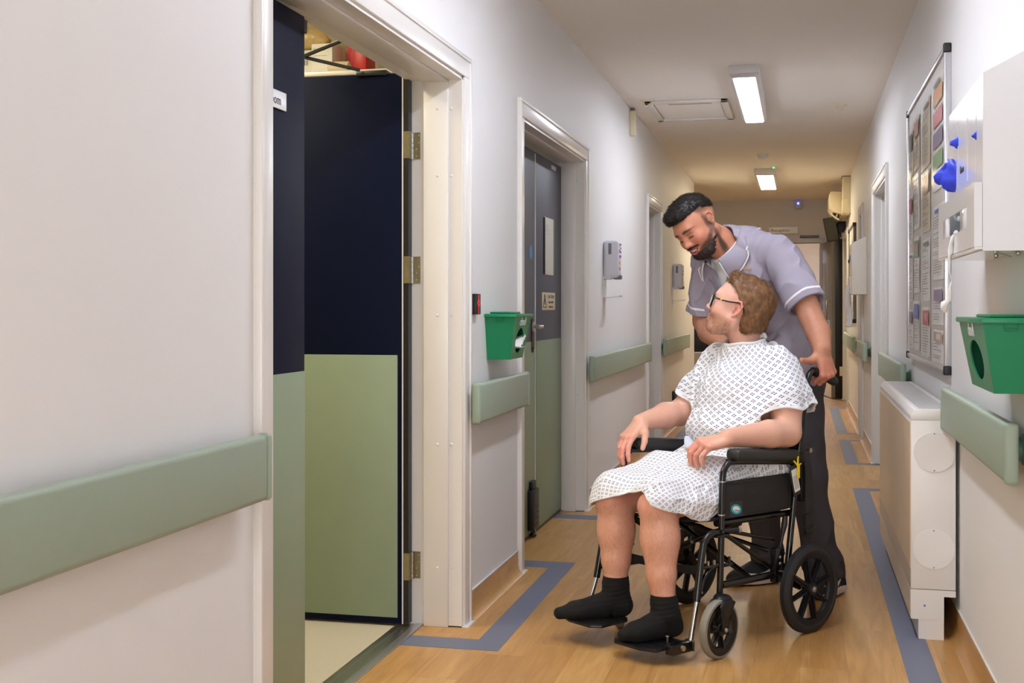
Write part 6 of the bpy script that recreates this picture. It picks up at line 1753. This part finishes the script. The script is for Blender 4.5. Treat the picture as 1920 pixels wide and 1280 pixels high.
# ---- shoes
shm = skin_mat('shoe_mesh', rough=.6, sss=0, bump=.3)
for (hl, to, yy) in (((-.640, -.020), (-.380, .0), 1), ((-.600, -.315), (-.325, -.375), -1)):
    a = V(hl[0]+.035, hl[1], .0); b_ = V(to[0]-.035, to[1], .0); d_ = (b_-a)/np.linalg.norm(b_-a); s_ = V(-d_[1], d_[0], 0); L_ = np.linalg.norm(b_-a)
    P = []
    P += [cone(a+V(0, 0, .045), a+d_*L_*.45+V(0, 0, .05), .036, .038, k=.03), cone(a+V(0, 0, .09), a+d_*.02+V(0, 0, .06), .036, .036, k=.03), cone(a+d_*L_*.35+V(0, 0, .068), a+d_*L_*.8+V(0, 0, .046), .036, .030, k=.03)]
    for q_ in (-1, 1): P += [cone(a+d_*L_*.4+s_*q_*.012+V(0, 0, .036), b_-d_*.02+s_*q_*.014+V(0, 0, .032), .033, .026, k=.02), cone(a+s_*q_*.008+V(0, 0, .03), a+d_*L_*.5+s_*q_*.010+V(0, 0, .03), .032, .034, k=.02)]
    P += [cone(b_-d_*.03+V(0, 0, .032), b_+V(0, 0, .028), .028, .024, k=.02)]
    def shpost(Pp, d):
        t = (Pp-a) @ d_; z = Pp[..., 2]
        sole = np.where(z < .030+.012*np.sin(t*16+.6), -.003, 0)
        d = d+sole; zf = .001+.018*np.clip((t-L_*.62)/(.10), 0, 1)**2+.010*np.clip((-.0-t)/.04, 0, 1)
        return np.maximum(d, zf-z)
    lo_ = np.minimum(a, b_)-.085; hi_ = np.maximum(a, b_)+.085; lo_[2] = -.012; hi_[2] = .15
    cs, Fs = remesh(P, .0028, lo_, hi_, post=shpost, margin=.01)
    cs = smooth_pts(cs, Fs, 1)
    t = (cs-a) @ d_; z = cs[:, 2]; sd = (cs-a) @ s_
    col = np.tile(srgb(20, 20, 22), (len(cs), 1))
    line = .030+.012*np.sin(t*16+.6)+.008*g(-t, 0, .03)
    col = np.where((z < line)[:, None], srgb(232, 226, 230), col)
    heel = (t < .0)*(z < .075)*(z > .02)
    col = np.where(heel[:, None] & (np.abs(sd) < .05)[:, None] & (t < -.012)[:, None], srgb(236, 232, 234), col)
    tt = (t-.035)/.12; sw = .048+.030*(1-tt)**2*0+.034*(tt-.55)**2*1.6; th = .0075*np.clip(np.sin(np.clip(tt, 0, 1)*math.pi)**.6, 0, 1)
    swoosh = (tt > 0)*(tt < 1)*(np.abs(z-(.046+.05*(np.abs(tt-.62))**1.6)) < th)*(np.abs(sd) > .022)
    col = np.where(swoosh[:, None], srgb(240, 238, 240), col)
    zf = .001+.018*np.clip((t-L_*.62)/(.10), 0, 1)**2
    col = np.where((z < zf+.006)[:, None], srgb(26, 24, 26), col)
    to_obj('shoe', cs, Fs, shm, car, col=col)
# move the people's empties to the floor under them / the seat, keeping the geometry where it is
bpy.context.view_layer.update()
def rebase(root, lx, ly, lz=0.0):
    for ch_ in root.children: ch_.location = Vector(ch_.location)-Vector((lx, ly, lz))
    root.location = CO+Matrix.Rotation(CROT, 3, 'Z') @ Vector((lx, ly, lz))
rebase(pat, .12, 0, .46); rebase(car, -.52, -.18)
